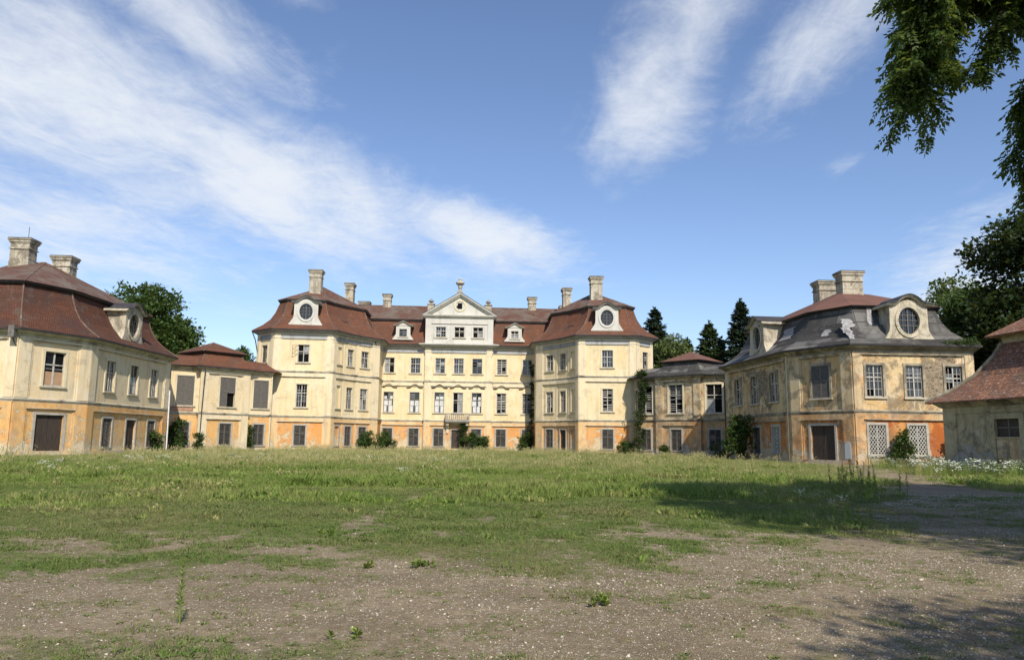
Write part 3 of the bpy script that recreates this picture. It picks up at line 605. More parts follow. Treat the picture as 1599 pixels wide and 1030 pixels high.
for k in (1, -1):
    poly_ = rev(tow, k); towers[k] = poly_
    def F(i, j, wins, **kw):
        A, B = tow[i], tow[j]; L = (B - A).length
        if k < 0: A, B = Vector((-B.x, B.y, 0)), Vector((-A.x, A.y, 0)); kw['pil'] = kw.get('pil', (.75, .75))[::-1]
        P.face(A, B, ZW, mirror_wins(wins, L, k), belts=(4.2, 9.87), **kw)
    F(8, 0, [], pil=(0, .5), panel=False)
    F(0, 1, [(2.6, GR, 'grille', 1.35, gh, 'stone', 0), (2.6, MD, 'sash', 1.35, mh - .1, 'cream', 1 if k > 0 else 5), (2.6, TP, 'sash', 1.35, th, 'cream', 7)], pil=(1.3, 0))
    g2 = (1.5, .05, 'doorpass', 1.3, 3.0, 'stone', 0) if k > 0 else (1.5, GR, 'grille', 1.3, gh, 'stone', 1)
    F(1, 2, [g2, (1.5, MD, 'sash', 1.3, mh - .1, 'cream', 3 if k > 0 else 9), (1.5, TP, 'sash', 1.3, th, 'cream', 11)], pil=(0, 0))
    F(2, 3, [(1.25, GR, 'niche', 1.0, gh, 'stone', 1), (1.25, MD, 'niche', 1.0, mh, 'cream', 0), (1.25, TP, 'niche', 1.0, th, 'cream', 0)], pil=(0, .75))
    F(3, 4, [(3.7, GR, 'grille', 1.4, gh, 'stone', 2 if k > 0 else 1), (3.7, MD, 'slats' if k > 0 else 'sash', 1.36, mh, 'cream', 2 if k > 0 else 1), (3.7, TP, 'sash' if k > 0 else 'open', 1.42, th + .05, 'cream', 3)], pil=(.8, .8))
    F(4, 5, [(2.1, TP, 'sash', 1.2, th, 'cream', 4)], pil=(.7, .6))
    for i, j in ((5, 6), (6, 7), (7, 8)):
        A, B = (tow[i], tow[j]) if k > 0 else (Vector((-tow[j].x, tow[j].y, 0)), Vector((-tow[i].x, tow[i].y, 0))); wall(P.w, A, B, 0, ZW, [], 'upper_plaster', 'orange_plaster')
back = [pl(22.5, -3), pl(22.5, -14), pl(-22.5, -14), pl(-22.5, -3)]
for i in range(3): wall(P.w, back[i], back[i + 1], 0, ZW, [], 'upper_plaster', 'orange_plaster')
chain = towers[-1][1:6] if False else None
lt = towers[-1]; rt = towers[1]
# left tower outline in court order: ... find the run from outer back to the inner corner
ltc = [Vector((-p.x, p.y, 0)) for p in (tow[6], tow[5], tow[4], tow[3], tow[2], tow[1], tow[0])]
rtc = [tow[i] for i in (0, 1, 2, 3, 4, 5, 6)]
court = ltc + [pl(-11.05, 0)] + cen[1:5] + [pl(11.05, 0)] + rtc
for z in (4.2, 9.87): sc_m = MB(); sweep(sc_m, court, [(o, z + q) for o, q in BELT], 'moulding'); sc_m.build('string_course', P.e)
fr = MB(); sweep(fr, court, [(.02, 14.08), (.13, 14.10), (.13, 14.18), (.09, 14.22), (.09, 14.80)], 'grey_frieze'); fr.build('frieze', P.e)
sweep(P.c, court, [(.09, 14.78), (.2, 14.82), (.26, 14.93), (.5, 14.98), (.58, 15.1), (.7, 15.16), (.76, 15.26), (.5, 15.3)], 'grey_frieze')
sweep(P.c, court, [(.70, 15.13), (.84, 15.14), (.86, 15.27), (.74, 15.3)], 'lead_edge')
P.done()
# roofs
rm = MB(); roof(rm, [pl(-22.5, 0), pl(22.5, 0), pl(22.5, -14), pl(-22.5, -14)], mans(15.2, 19.15, 2.1), [pl(-18.5, -7), pl(18.5, -7)], 'red_tiles', 'upper_tiles', 22.15); rm.build('main_roof', P.e)
for k in (1, -1):
    tr = MB(); rd = [pl(18.9, 6.6), pl(16.2, -7)]; rd = rd if k > 0 else [Vector((-p.x, p.y, 0)) for p in rd]
    roof(tr, towers[k], mans(15.25, 19.45, 2.35), rd, 'red_tiles', 'upper_tiles', 22.2); tr.build('tower_roof', P.e)
    A, B = (tow[3], tow[4]) if k > 0 else (Vector((-tow[4].x, tow[4].y, 0)), Vector((-tow[3].x, tow[3].y, 0)))
    dm = eye_dormer(P.e, A, B, 3.7, 16.05, 0, 1.0)
    chimney(P.e, 18.9 * k if k > 0 else -19.45, 8.5, 20.2, 24.15, 1.55, 1.3)
    chimney(P.e, 16.2 * k if k > 0 else -16.7, -3, 21.7, 24.7, 1.15, 1.7)
    chimney(P.e, 16.9 * k if k > 0 else -15.6, -11, 21.2, 23.4, 1.6, 1.2)
    chimney(P.e, 11.2 * k if k > 0 else -11.5, -7, 22.0, 23.95, 1.15, 1.1)
    # small louvred vent low on the concave roof
    vt = MB(); q = arc(5.2); 
    q = Vector((q.x * k, q.y, 0)); d_, n_ = (normal(tow[0], tow[3])); n_ = Vector((n_.x * k, n_.y, 0)); d_ = Vector((d_.x * k, d_.y, 0))
    C0 = q - n_ * 1.35
    for mt_, pts_ in (('red_tiles', [(-.6, .0, 17.25), (.6, 0, 17.25), (.6, 1.0, 17.75), (-.6, 1.0, 17.75)]), ('void', [(-.55, .05, 16.95), (.55, .05, 16.95), (.55, .05, 17.22), (-.55, .05, 17.22)]), ('red_tiles', [(-.6, 0, 17.25), (-.6, 1, 17.75), (-.6, .5, 16.9), (-.6, .05, 16.9)]), ('red_tiles', [(.6, 0, 17.25), (.6, .05, 16.9), (.6, .5, 16.9), (.6, 1, 17.75)])):
        vt.poly([C0 + d_ * a - n_ * b + Vector((0, 0, c)) for a, b, c in pts_], mt_)
    vt.build('roof_vent', P.e)
    # urn on a pedestal beside the pediment
    ux = 4.33 * k - .1
    pd = MB(); c = pl(ux, -3); pd.box(c.x - .48, c.x + .48, c.y - .4, c.y + .4, 20.0, 21.75, 'chimney_plaster'); pd.box(c.x - .6, c.x + .6, c.y - .5, c.y + .5, 21.75, 21.95, 'worn_moulding')
    pdo = pd.build('pedestal', P.e); ur = MB(); ur.lathe(c + Vector((0, 0, 21.95)), [(.22, 0), (.12, .08), (.36, .28), (.42, .42), (.2, .5), (.14, .62), (.16, .7), (.04, .82)], 'sill_stone'); ur.build('urn', pdo, smooth=True, org=ORG[P.e.name])
# grey attic with pediment
at = MB(); A, B = pl(-4.97, .38), pl(4.97, .38)
wall(at, A, B, 15.3, 19.4, [(4.97 + x - .73, 4.97 + x + .73, 16.4, 17.92) for x in (-2.72, 0, 2.72)], 'white_plaster', 'white_plaster')
for q in ((pl(4.97, .38), pl(4.97, -6)), (pl(-4.97, -6), pl(-4.97, .38))): wall(at, q[0], q[1], 15.3, 19.4, [], 'white_plaster', 'white_plaster')
for s0, s1, z0, z1, o in ((0, .85, 15.5, 19.2, .1), (9.09, 9.94, 15.5, 19.2, .1), (.85, 9.09, 18.45, 19.2, .08), (.85, 9.09, 18.39, 18.45, .14), (.85, 9.09, 15.5, 15.85, .08), (1.15, 1.3, 15.85, 18.4, .05), (8.64, 8.8, 15.85, 18.4, .05)): strip(at, A, B, s0, s1, z0, z1, o, 'white_plaster')
ato = at.build('attic', P.e)
for x in (-2.72, 0, 2.72): put_window(P.e, A, B, 4.97 + x, 16.4, 'open' if x > -1 else 'sash', 1.46, 1.52, 'white', int(x) % 3)
ac = MB(); sweep(ac, [pl(-5.0, -.2), pl(-5.0, .4), pl(5.0, .4), pl(5.0, -.2)], [(0, 14.9), (.5, 14.98), (.62, 15.12), (.8, 15.2), (.85, 15.36), (.1, 15.5), (0, 15.5)], 'white_plaster')
sweep(ac, [pl(-4.97, -5), pl(-4.97, .38), pl(4.97, .38), pl(4.97, -5)], [(0, 19.15), (.12, 19.2), (.16, 19.35), (.4, 19.42), (.5, 19.55), (.52, 19.68), (0, 19.7)], 'white_plaster'); ac.build('attic_cornice', P.e)
pe = MB(); hw, zb, za = 5.45, 19.68, 23.05
v0 = .42
pe.poly([pl(-4.9, v0, zb), pl(4.9, v0, zb), pl(0, v0, za - .35)], 'white_plaster')
for k in (1, -1):
    for (i0, i1, o, mt) in ((0, .2, .55, 'white_plaster'), (.2, .34, .42, 'white_plaster'), (.34, .5, .25, 'white_plaster')):
        e0, e1 = Vector((hw * k, 0, zb)), Vector((0, 0, za)); n2 = Vector((e1.z - e0.z, 0, -(e1.x - e0.x))).normalized() * (-1 if k > 0 else 1)
        n2 = Vector((-abs(n2.x) * k, 0, -abs(n2.z)))
        a, b, c, d = e0 + n2 * i0, e1 + Vector((0, 0, -i0 / max(abs(n2.z), .1))), e1 + Vector((0, 0, -i1 / max(abs(n2.z), .1))), e0 + n2 * i1
        y = -(v0 + o)
        pe.poly([Vector((p.x, y, p.z)) for p in (a, b, c, d)], mt); pe.poly([Vector((d.x, y, d.z)), Vector((c.x, y, c.z)), Vector((c.x, -v0 + .05, c.z)), Vector((d.x, -v0 + .05, d.z))], mt)
    pe.poly([Vector((hw * k, -(v0 + .6), zb + .06)), Vector((0, -(v0 + .6), za + .06)), Vector((0, 7.5, za + .06)), Vector((hw * k, 7.5, zb + .06))], 'lead_edge')
    pe.poly([Vector((hw * k, -(v0 + .6), zb - .02)), Vector((0, -(v0 + .6), za - .02)), Vector((0, -(v0 + .6), za + .06)), Vector((hw * k, -(v0 + .6), zb + .06))], 'lead_edge')
cz = 21.1
for i in range(28):
    a, b = 2 * math.pi * i / 28, 2 * math.pi * (i + 1) / 28
    q = lambda r, t_, o: Vector((r * math.cos(t_), -(v0 + o), cz + r * math.sin(t_)))
    pe.poly([q(.92, a, .01), q(.92, b, .01), q(.86, b, .1), q(.86, a, .1)], 'cream_surround'); pe.poly([q(.86, a, .1), q(.86, b, .1), q(.7, b, .1), q(.7, a, .1)], 'cream_surround'); pe.poly([q(.7, a, .1), q(.7, b, .1), q(.68, b, .015), q(.68, a, .015)], 'cream_surround')
pe.box(-.33, .33, -(v0 + .03), -v0, cz - .45, cz + .42, 'void'); pe.box(-.5, -.2, -(v0 + .032), -v0, cz - .3, cz, 'void')
pe.build('pediment', P.e)
uv_ = MB(); c = pl(-.05, .1); uv_.box(c.x - .42, c.x + .42, c.y - .4, c.y + .4, 22.7, 23.35, 'chimney_plaster')
uv_.lathe(c + Vector((0, 0, 23.35)), [(.34, 0), (.3, .1), (.16, .2), (.3, .45), (.36, .75), (.3, .82), (.62, 1.1), (.66, 1.25), (.6, 1.38), (.45, 1.42), (.25, 1.6), (.3, 1.75), (.1, 1.95)], 'stone_surround', 18); uv_.build('urn', P.e, smooth=False)
# two small gabled dormers
for u in (-8.25, 8.15):
    A, B = pl(u - 2, .15), pl(u + 2, .15); m = MB()
    wall(m, A + (B - A) * .24, A + (B - A) * .76, 16.0, 18.05, [(1.04 - .55, 1.04 + .55, 16.42, 17.52)], 'white_plaster', 'white_plaster')
    strip(m, A, B, .5, 3.5, 15.95, 16.2, .06, 'white_plaster')
    for s_, e_ in ((.5, .97), (3.03, 3.5)): m.poly([A + (B - A) * (s_ / 4) + Vector((0, 0, 16.0)), A + (B - A) * (e_ / 4) + Vector((0, 0, 16.0)), A + (B - A) * (.96 / 4 if s_ < 1 else 3.04 / 4) + Vector((0, 0, 16.75)), A + (B - A) * (.93 / 4 if s_ < 1 else 3.07 / 4) + Vector((0, 0, 16.75))], 'white_plaster')
    for x in (-1.04, 1.04): m.poly([pl(u + x, .15, 16.0), pl(u + x, -2.4, 16.0), pl(u + x, -2.4, 18.05), pl(u + x, .15, 18.05)], 'white_plaster')
    dmr = m.build('dormer', P.e)
    h = MB(); pr = [(-1.45, 17.95), (-.85, 18.08), (-.45, 18.4), (0, 18.6), (.45, 18.4), (.85, 18.08), (1.45, 17.95)]
    m2 = MB(); m2.poly([pl(u + x, .15, z) for x, z in pr], 'white_plaster')
    for i in range(6):
        (xa, z1_), (xb, z2_) = pr[i], pr[i + 1]
        for o0, o1, y, mt in ((0, .1, .35, 'moulding'), (.1, .16, .42, 'sill_stone')):
            h.poly([pl(u + xa, y, z1_ + o0), pl(u + xb, y, z2_ + o0), pl(u + xb, y, z2_ + o1), pl(u + xa, y, z1_ + o1)], mt); h.poly([pl(u + xa, y, z1_ + o1), pl(u + xb, y, z2_ + o1), pl(u + xb, -2.4, z2_ + o1), pl(u + xa, -2.4, z1_ + o1)], mt); h.poly([pl(u + xa, y, z1_ + o0), pl(u + xa, -2.4, z1_ + o0), pl(u + xb, -2.4, z2_ + o0), pl(u + xb, y, z2_ + o0)], mt)
    m2.build('tympanum', dmr, org=ORG[P.e.name]); h.build('hood', dmr, org=ORG[P.e.name])
    put_window(P.e, A, B, 2, 16.42, 'sash' if u < 0 else 'open', 1.1, 1.1, 'white', 0 if u < 0 else 5)
# wavy hood mouldings over the middle windows
for u, v in ((-10.05, 0), (-6.3, 0), (-2.7, .35), (0, .35), (2.7, .35), (6.3, 0), (10.07, 0)):
    h = MB(); pr = [(-1.18, 9.02), (-.78, 9.02), (-.62, 9.08), (-.4, 9.27), (-.18, 9.38), (0, 9.40), (.18, 9.38), (.4, 9.27), (.62, 9.08), (.78, 9.02), (1.18, 9.02)]
    for i in range(len(pr) - 1):
        (xa, z1_), (xb, z2_) = pr[i], pr[i + 1]
        for o0, o1, y in ((-.08, .02, .14), (.02, .1, .26)):
            h.poly([pl(u + xa, v + y, z1_ + o0), pl(u + xb, v + y, z2_ + o0), pl(u + xb, v + y, z2_ + o1), pl(u + xa, v + y, z1_ + o1)], 'worn_moulding')
            h.poly([pl(u + xa, v + y, z1_ + o1), pl(u + xb, v + y, z2_ + o1), pl(u + xb, v, z2_ + o1), pl(u + xa, v, z1_ + o1)], 'worn_moulding'); h.poly([pl(u + xa, v + y, z1_ + o0), pl(u + xa, v, z1_ + o0), pl(u + xb, v, z2_ + o0), pl(u + xb, v + y, z2_ + o0)], 'worn_moulding')
    h.build('hood_moulding', P.e)
# balcony on two brackets
bl = MB(); v0 = .36; bl.box(-1.75, 1.75, -(v0 + 1.15), -v0, 4.12, 4.34, 'sill_stone'); bl.box(-1.65, 1.65, -(v0 + 1.05), -v0, 3.98, 4.12, 'sill_stone'); bo = bl.build('balcony', P.e)
for x in (-1.42, 1.42):
    br = MB(); br.box(x - .2, x + .2, -(v0 + .8), -v0, 3.62, 3.98, 'cream_surround'); br.box(x - .17, x + .17, -(v0 + .45), -v0, 3.3, 3.62, 'cream_surround'); br.box(x - .15, x + .15, -(v0 + .18), -v0, 2.5, 3.3, 'cream_surround'); br.build('bracket', bo, org=ORG[P.e.name])
rl = MB(); rl.box(-1.75, 1.75, -(v0 + 1.12), -(v0 + .9), 5.2, 5.34, 'sill_stone'); rl.box(-1.75, 1.75, -(v0 + 1.1), -(v0 + .92), 4.34, 4.44, 'sill_stone')
for x in (-1.64, 1.64, -.0): rl.box(x - .11, x + .11, -(v0 + 1.1), -(v0 + .92), 4.44, 5.2, 'sill_stone')
for x in (-1.66, 1.66): rl.box(x - .08, x + .08, -(v0 + .92), -v0, 5.2, 5.32, 'sill_stone')
rl.build('handrail', bo, org=ORG[P.e.name])
for x in [-1.64 + i * .273 for i in range(1, 12) if i != 6]:
    bb = MB(); bb.lathe(pl(x, v0 + 1.01, 4.44), [(.06, 0), (.06, .08), (.045, .12), (.085, .3), (.05, .55), (.06, .7), (.06, .76)], 'sill_stone', 8); bb.build('baluster', bo, org=ORG[P.e.name])
for sx_ in (-1, 1):
    for yy in (.3, .6):
        bb = MB(); bb.lathe(pl(1.66 * sx_, v0 + yy, 4.34), [(.06, 0), (.045, .12), (.085, .35), (.05, .6), (.06, .86)], 'sill_stone', 8); bb.build('baluster', bo, org=ORG[P.e.name])
# open casement on the left tower
ocA, ocB = pl(-23.24, 13.83), pl(-15.88, 13.17); d_, n_ = normal(ocA, ocB); oc = MB(); hp = ocA + d_ * (3.69 - .72)
T = lambda x, y, z: hp + (-d_ * math.cos(R(35)) + n_ * math.sin(R(35))) * x + n_ * (y + .02) + Vector((0, 0, z))
for a in ((0, .05, 0, .03, 12.1, 13.25), (.72, .77, 0, .03, 12.1, 13.25), (0, .77, 0, .03, 12.1, 12.15), (0, .77, 0, .03, 13.2, 13.25), (0, .77, 0, .03, 12.65, 12.69)): oc.box(*a, 'weathered_wood', T)
oc.build('casement', P.e)
def downspout(parent, pts, mat='copper_grey', r=.07): 
    m = MB(); m.tube(pts, r, mat, 8); m.build('downspout', parent, smooth=True)
downspout(P.e, [pl(-11.5, 5.9, 14.9), pl(-11.35, 5.3, 14.2), pl(-11.3, 5.15, 9.8), pl(-11.3, 5.15, 0)])
downspout(P.e, [pl(-26.7, 11.6, 15.1), pl(-26.3, 11.5, 14.1), pl(-25.95, 11.6, 12.6)], 'lead_edge')
downspout(P.e, [pl(-4.75, .5, 9), pl(-4.75, .5, 0)], 'cream_surround', .05)

# ---- gallery wings
GA = dict(up='left_upper', lo='left_orange', upp='left_pilaster', lp='left_pilaster', mo='moulding', base='lower_pilaster')
GB = dict(up='worn_pilaster', lo='worn_lower_pilaster', upp='worn_pilaster', lp='worn_lower_pilaster', mo='worn_moulding', base='worn_lower_pilaster')
hg = [pl(22.65, 16.05), pl(25.05, 18.1), pl(24.75, 18.3), pl(28.9, 23.2), pl(29.1, 22.75), pl(33, 25)]
for k in (1, -1):
    nm = 'low gallery wing with black felt pavilion roof and broken windows, right of the palace' if k > 0 else 'low yellow gallery wing with red pavilion roof and closed grey shutters, left of the palace'
    G = Building('gallery_wing', nm, 'wing', 27 * k, 18, GB if k > 0 else GA, 'galleries linking the palace to its corner pavilions')
    def F(i, j, wins, **kw):
        A, B = hg[i], hg[j]; L = (B - A).length
        if k < 0: A, B = Vector((-B.x, B.y, 0)), Vector((-A.x, A.y, 0)); kw['pil'] = kw.get('pil', (.75, .75))[::-1]
        G.face(A, B, 9.2, mirror_wins(wins, L, k), **kw)
    km = 'open' if k > 0 else 'shutter'
    F(0, 1, [(1.45, GR, 'grille', 1.35, gh, 'stone', 1), (1.4, 5.05, 'slats' if k > 0 else 'shutter', 1.9, 3.4, 'cream', 0)], pil=(.15, 0), panel=False)
    L2 = (hg[3] - hg[2]).length
    F(2, 3, [(2.9, GR, 'grille', 1.5, gh, 'stone', 0), (2.9, 5.05, 'slats' if k > 0 else 'shutter', 2.0, 3.42, 'cream', 1)], pil=(.95, .95))
    F(4, 5, [(1.5, GR, 'grille', 1.35, gh, 'stone', 2), (1.5, 5.05, 'open' if k > 0 else 'shutter', 1.85, 3.35, 'cream', 0 if k < 0 else 2)], pil=(.0, .15), panel=False)
    for i, j in ((1, 2), (3, 4)):
        A, B = (hg[i], hg[j]) if k > 0 else (Vector((-hg[j].x, hg[j].y, 0)), Vector((-hg[i].x, hg[i].y, 0))); wall(G.w, A, B, 0, 9.2, [], G.M['upp'], G.M['lp'])
    bk = [pl(33, 25), pl(36, 20), pl(32, 15.2), pl(27.8, 10.6), pl(22.65, 11)]
    for i in range(4):
        A, B = (bk[i], bk[i + 1]) if k > 0 else (Vector((-bk[i + 1].x, bk[i + 1].y, 0)), Vector((-bk[i].x, bk[i].y, 0))); wall(G.w, A, B, 0, 9.2, [], G.M['up'], G.M['lo'])
    cc = rev(hg, k); sweep(G.b, cc, [(o, 4.2 + q) for o, q in BELT], G.M['mo'])
    sweep(G.c, cc, [(0, 9.0), (.1, 9.03), (.13, 9.2), (.4, 9.28), (.5, 9.4), (.55, 9.52), (.2, 9.56)], G.M['mo']); sweep(G.c, cc, [(.5, 9.42), (.62, 9.43), (.64, 9.56), (.5, 9.58)], 'lead_edge')
    lowm, topm = ('tar_paper', 'rust_tin') if k > 0 else ('red_tiles', 'red_tiles')
    band = [hg[0], pl(24.9, 18.1), pl(28.95, 22.9), hg[5], *bk[1:]]; bp = rev(band, k)
    rows = [[q + Vector((0, 0, z)) for q in offset(bp, -i_, True)] for i_, z in ((-.6, 9.52), (-.6, 9.6), (.6, 10.25), (1.5, 10.75), (2.6, 10.95))]; n = len(bp)
    for i in range(n):
        for j in range(4): G.r.poly([rows[j][i], rows[j][(i + 1) % n], rows[j + 1][(i + 1) % n], rows[j + 1][i]], lowm)
    G.r.poly(rows[-1], lowm)
    G.done()
    A, B = hg[2], hg[3]; d, nn = normal(A, B); pv_ = [A, B, B - nn * 6.2, A - nn * 6.2]; mid = (A + B) / 2 - nn * 3.1; pv = rev(pv_, k); mid = Vector((mid.x * k, mid.y, 0))
    pr_ = MB(); roof(pr_, pv, [(-.62, 9.55), (-.62, 9.63), (.15, 10.2), (.6, 10.8), (.85, 11.35)], [mid - Vector((.01, 0, 0)), mid + Vector((.01, 0, 0))], lowm, topm, 12.75, ov=.5, fascia=.2, caps=k < 0); pr_.build('pavilion_roof', G.e)
    if k > 0: downspout(G.e, [pl(29.3, 27.6, 9.3), pl(29.6, 27.3, 8.6), pl(30.4, 27.4, 8.3), pl(30.4, 27.4, 0)], 'lead_edge', .09)
    else:
        downspout(G.e, [pl(-28.4, 23.2, 9.5), pl(-28.55, 23.1, 4.2), pl(-28.6, 23.1, 0)], 'lead_edge', .06)
        pb = MB(); A_, B_ = pl(-33, 25), pl(-29.1, 22.75); strip(pb, A_, B_, 1.2, 4.0, 4.42, 4.95, .05, 'bare_brick'); pb.build('brick_patch', G.e)

# ---- corner pavilions
LA = dict(up='left_upper', lo='left_orange', upp='left_pilaster', lp='left_orange', mo='moulding', base='lower_pilaster')
LB = dict(up='worn_upper', lo='worn_orange', upp='worn_pilaster', lp='worn_lower_pilaster', mo='worn_moulding', base='worn_lower_pilaster')
cp = [pl(33, 25), pl(29.1, 31.85), pl(29.8, 46.88), pl(32.55, 52.34), pl(42.55, 52.34), pl(45.3, 46.9), pl(46, 31.9), pl(43, 25)]
for k in (1, -1):
    nm = 'weathered two-storey pavilion with torn black felt roof and white lattice grilles' if k > 0 else 'two-storey yellow pavilion with dark red tiled mansard roof, at the left edge'
    G = Building('corner_pavilion', nm, 'pavilion', 37.5 * k, 39, LB if k > 0 else LA, 'corner pavilions of the court')
    def F(i, j, wins, **kw):
        A, B = cp[i], cp[j]; L = (B - A).length
        if k < 0: A, B = Vector((-B.x, B.y, 0)), Vector((-A.x, A.y, 0)); kw['pil'] = kw.get('pil', (.75, .75))[::-1]
        G.face(A, B, 9.2, mirror_wins(wins, L, k), **kw); return A, B
    L = 15.05; sr = 'worn' if k > 0 else 'cream'; uk = 'sash'
    F(0, 1, [])
    a = [(L - 3.45, 5.38, 'sash', 1.55, 2.65, sr, 3), (L - 7.7, 5.38, 'blind' if k < 0 else 'sash', 1.55, 2.65, sr, 1), (L - 11.8, 5.38, 'sash', 1.55, 2.65, sr, 6 if k > 0 else 9)]
    if k > 0: a += [(L - 3.3, .78, 'whitegrille', 1.5, 2.35, 'stone', 0), (L - 7.5, GR, 'grille', 1.5, gh, 'stone', 0), (L - 11.6, GR, 'grille', 1.5, gh, 'stone', 1)]
    else: a += [(L - 3.6, .56, 'grille', 1.55, gh, 'stone', 1), (L - 7.85, .02, 'doorpass', 1.75, 2.98, 'stone', 1), (L - 11.9, .56, 'grille', 1.5, gh, 'stone', 1)]
    E1 = F(1, 2, a, pil=(1.0, 1.0))
    F(2, 3, [(3.05, 5.4, 'shutter' if k > 0 else 'boarded', 1.75, 2.7, sr, 0), (3.05, .02, 'door', 2.35, 3.1, 'stone', 2)], pil=(1.0, 1.0))
    E2 = F(3, 4, [(s, 5.4, 'sash', 1.38, 2.55, sr, 1 + 2 * i) for i, s in enumerate((1.79 if k > 0 else 2.3, 5.08, 8.37))] + [(s, .82, 'whitegrille' if k > 0 else 'grille', 1.38, 2.34, 'stone', 0) for s in (1.79 if k > 0 else 2.3, 5.08, 8.37)], pil=(.7, .7))
    for i, j in ((4, 5), (5, 6), (6, 7), (7, 0)): F(i, j, [])
    cc = rev(cp, k); mo = G.M['mo']
    sweep(G.b, cc, [(o, 4.2 + q) for o, q in BELT], mo, True)
    sweep(G.c, cc, [(.08, 9.0), (.14, 9.03), (.17, 9.2), (.34, 9.26), (.5, 9.34), (.6, 9.46), (.66, 9.56), (.2, 9.6)], mo if k < 0 else 'shaded_cornice', True); sweep(G.c, cc, [(.6, 9.45), (.76, 9.46), (.78, 9.6), (.6, 9.62)], 'lead_edge', True)
    zb = 13.15 if k > 0 else 13.65; zr = 16.4 if k > 0 else 17.45
    rd = [pl(38.0, 40), pl(41.5, 39)]; rd = rd if k > 0 else [Vector((-p.x, p.y, 0)) for p in rd]
    roof(G.r, cc, mans(9.55, zb, 2.35, .72), rd, 'tar_paper' if k > 0 else 'left_tiles', 'rust_tin' if k > 0 else 'upper_tiles', zr, ov=.45, fascia=.22 if k < 0 else .15, caps=k < 0)
    G.done()
    dm1 = eye_dormer(G.e, *E1, (L - 7.35) if k > 0 else 7.35, 9.95, 0, 1.06, 'dormer_plaster', 'rust_tin' if k > 0 else 'left_tiles', inset=.2)
    dm2 = eye_dormer(G.e, *E2, 5.05 if k > 0 else 4.95, 9.9, 0, 1.06, 'dormer_plaster', 'tar_paper' if k > 0 else 'left_tiles', inset=.2)
    cm = 'chimney_plaster'
    if k > 0:
        chimney(G.e, 38.4, 41, 15.8, 18.15, 1.95, 1.4, cm); chimney(G.e, 38.6, 35.5, 15.9, 18.35, 1.9, 1.5, cm)
        # patches of torn felt lying on the slopes
        for face, s, t0, w, h, n_ in ((1, 11.2, .42, 1.5, .9, 0), (1, 8.9, .22, .45, 1.3, 1), (1, 10.2, .13, .5, .5, 1), (3, .6, .45, .7, .6, 0), (3, .1, .12, .35, .9, 1), (3, .25, .3, .5, .4, 0), (1, 4.6, .1, .9, .3, 1), (2, 2.9, .3, .5, .5, 0), (3, 3.6, .52, .28, 1.5, 1), (3, 2.6, .52, .28, 1.5, 1)):
            A, B = cp[face], cp[face + 1]; d, nn = normal(A, B); pf = mans(9.55, zb, 2.35, .72); w *= 1.45; h *= 1.3; pm = MB(); rr = random.Random(face * 10 + s); pts = []
            def on(sx__, q):
                q = max(.02, min(.98, q)); hh = 9.55 + q * (zb - 9.55)
                for (i0, z0_), (i1, z1_) in zip(pf[1:], pf[2:]):
                    if z0_ <= hh <= z1_: ii = i0 + (i1 - i0) * (hh - z0_) / (z1_ - z0_); break
                else: ii = pf[1][0]
                return A + d * sx__ - nn * (ii - .035) + Vector((0, 0, hh + .03))
            m_ = 6
            rows_ = []
            for r_ in range(m_ + 1):
                q = t0 + (h / (zb - 9.55)) * r_ / m_; e0, e1 = rr.uniform(-.14, .14) * w, rr.uniform(-.2, .2) * w; sk = rr.uniform(-.05, .05) + (.25 * r_ / m_ if n_ else 0)
                rows_.append((on(s - w / 2 + e0 + sk, q), on(s + w / 2 + e1 + sk, q)))
            for r_ in range(m_): pm.poly([rows_[r_][0], rows_[r_][1], rows_[r_ + 1][1], rows_[r_ + 1][0]], 'torn_felt')
            pm.build('roof_patch', G.e)
        ub = MB(); A, B = cp[2], cp[3]; strip(ub, A, B, 5.2, 5.75, .45, 1.65, .17, 'cracked_box'); strip(ub, A, B, 5.28, 5.67, 1.65, 1.8, .165, 'cracked_box'); ub.build('meter_box', G.e)
        downspout(G.e, [pl(29.6, 46.5, 9.2), pl(29.62, 46.4, 8.7), pl(29.62, 46.4, .1)], 'cream_surround', .06)
    else:
        lr = MB(); lr.tube([pl(-39.2, 41, 19.3), pl(-39.2, 41, 20.6)], .025, 'iron', 5); lr.build('lightning_rod', G.e)
        chimney(G.e, -39.5, 41, 16.9, 19.4, 1.65, 1.3); chimney(G.e, -37.4, 37.8, 16.0, 18.55, 1.65, 1.3)
        hp = MB(); q = pl(-32.75, 52.95); hp.box(q.x - .22, q.x + .22, q.y - .2, q.y + .2, 8.85, 9.75, 'copper_grey'); hp.tube([q + Vector((0, 0, 9)), q + Vector((.05, .2, 8.6)), q + Vector((.1, .45, 8.3))], .07, 'copper_grey'); hp.build('rain_hopper', G.e)
        hb = MB(); q = pl(-33.0, 42.2); hb.box(q.x - .16, q.x + .16, q.y - .2, q.y + .2, 12.9, 14.0, 'copper_grey'); hb.tube([q + Vector((0, 0, 13)), q + Vector((.9, 0, 12.0))], .07, 'copper_grey'); hb.build('rain_hopper', G.e)
        downspout(G.e, [pl(-29.3, 31.6, 9.1), pl(-29.0, 31.7, 8.5), pl(-29.0, 31.6, 5)], 'copper_grey', .07); downspout(G.e, [pl(-28.95, 31.7, 6.2), pl(-28.75, 32.0, 0)], 'white_pipe', .075)

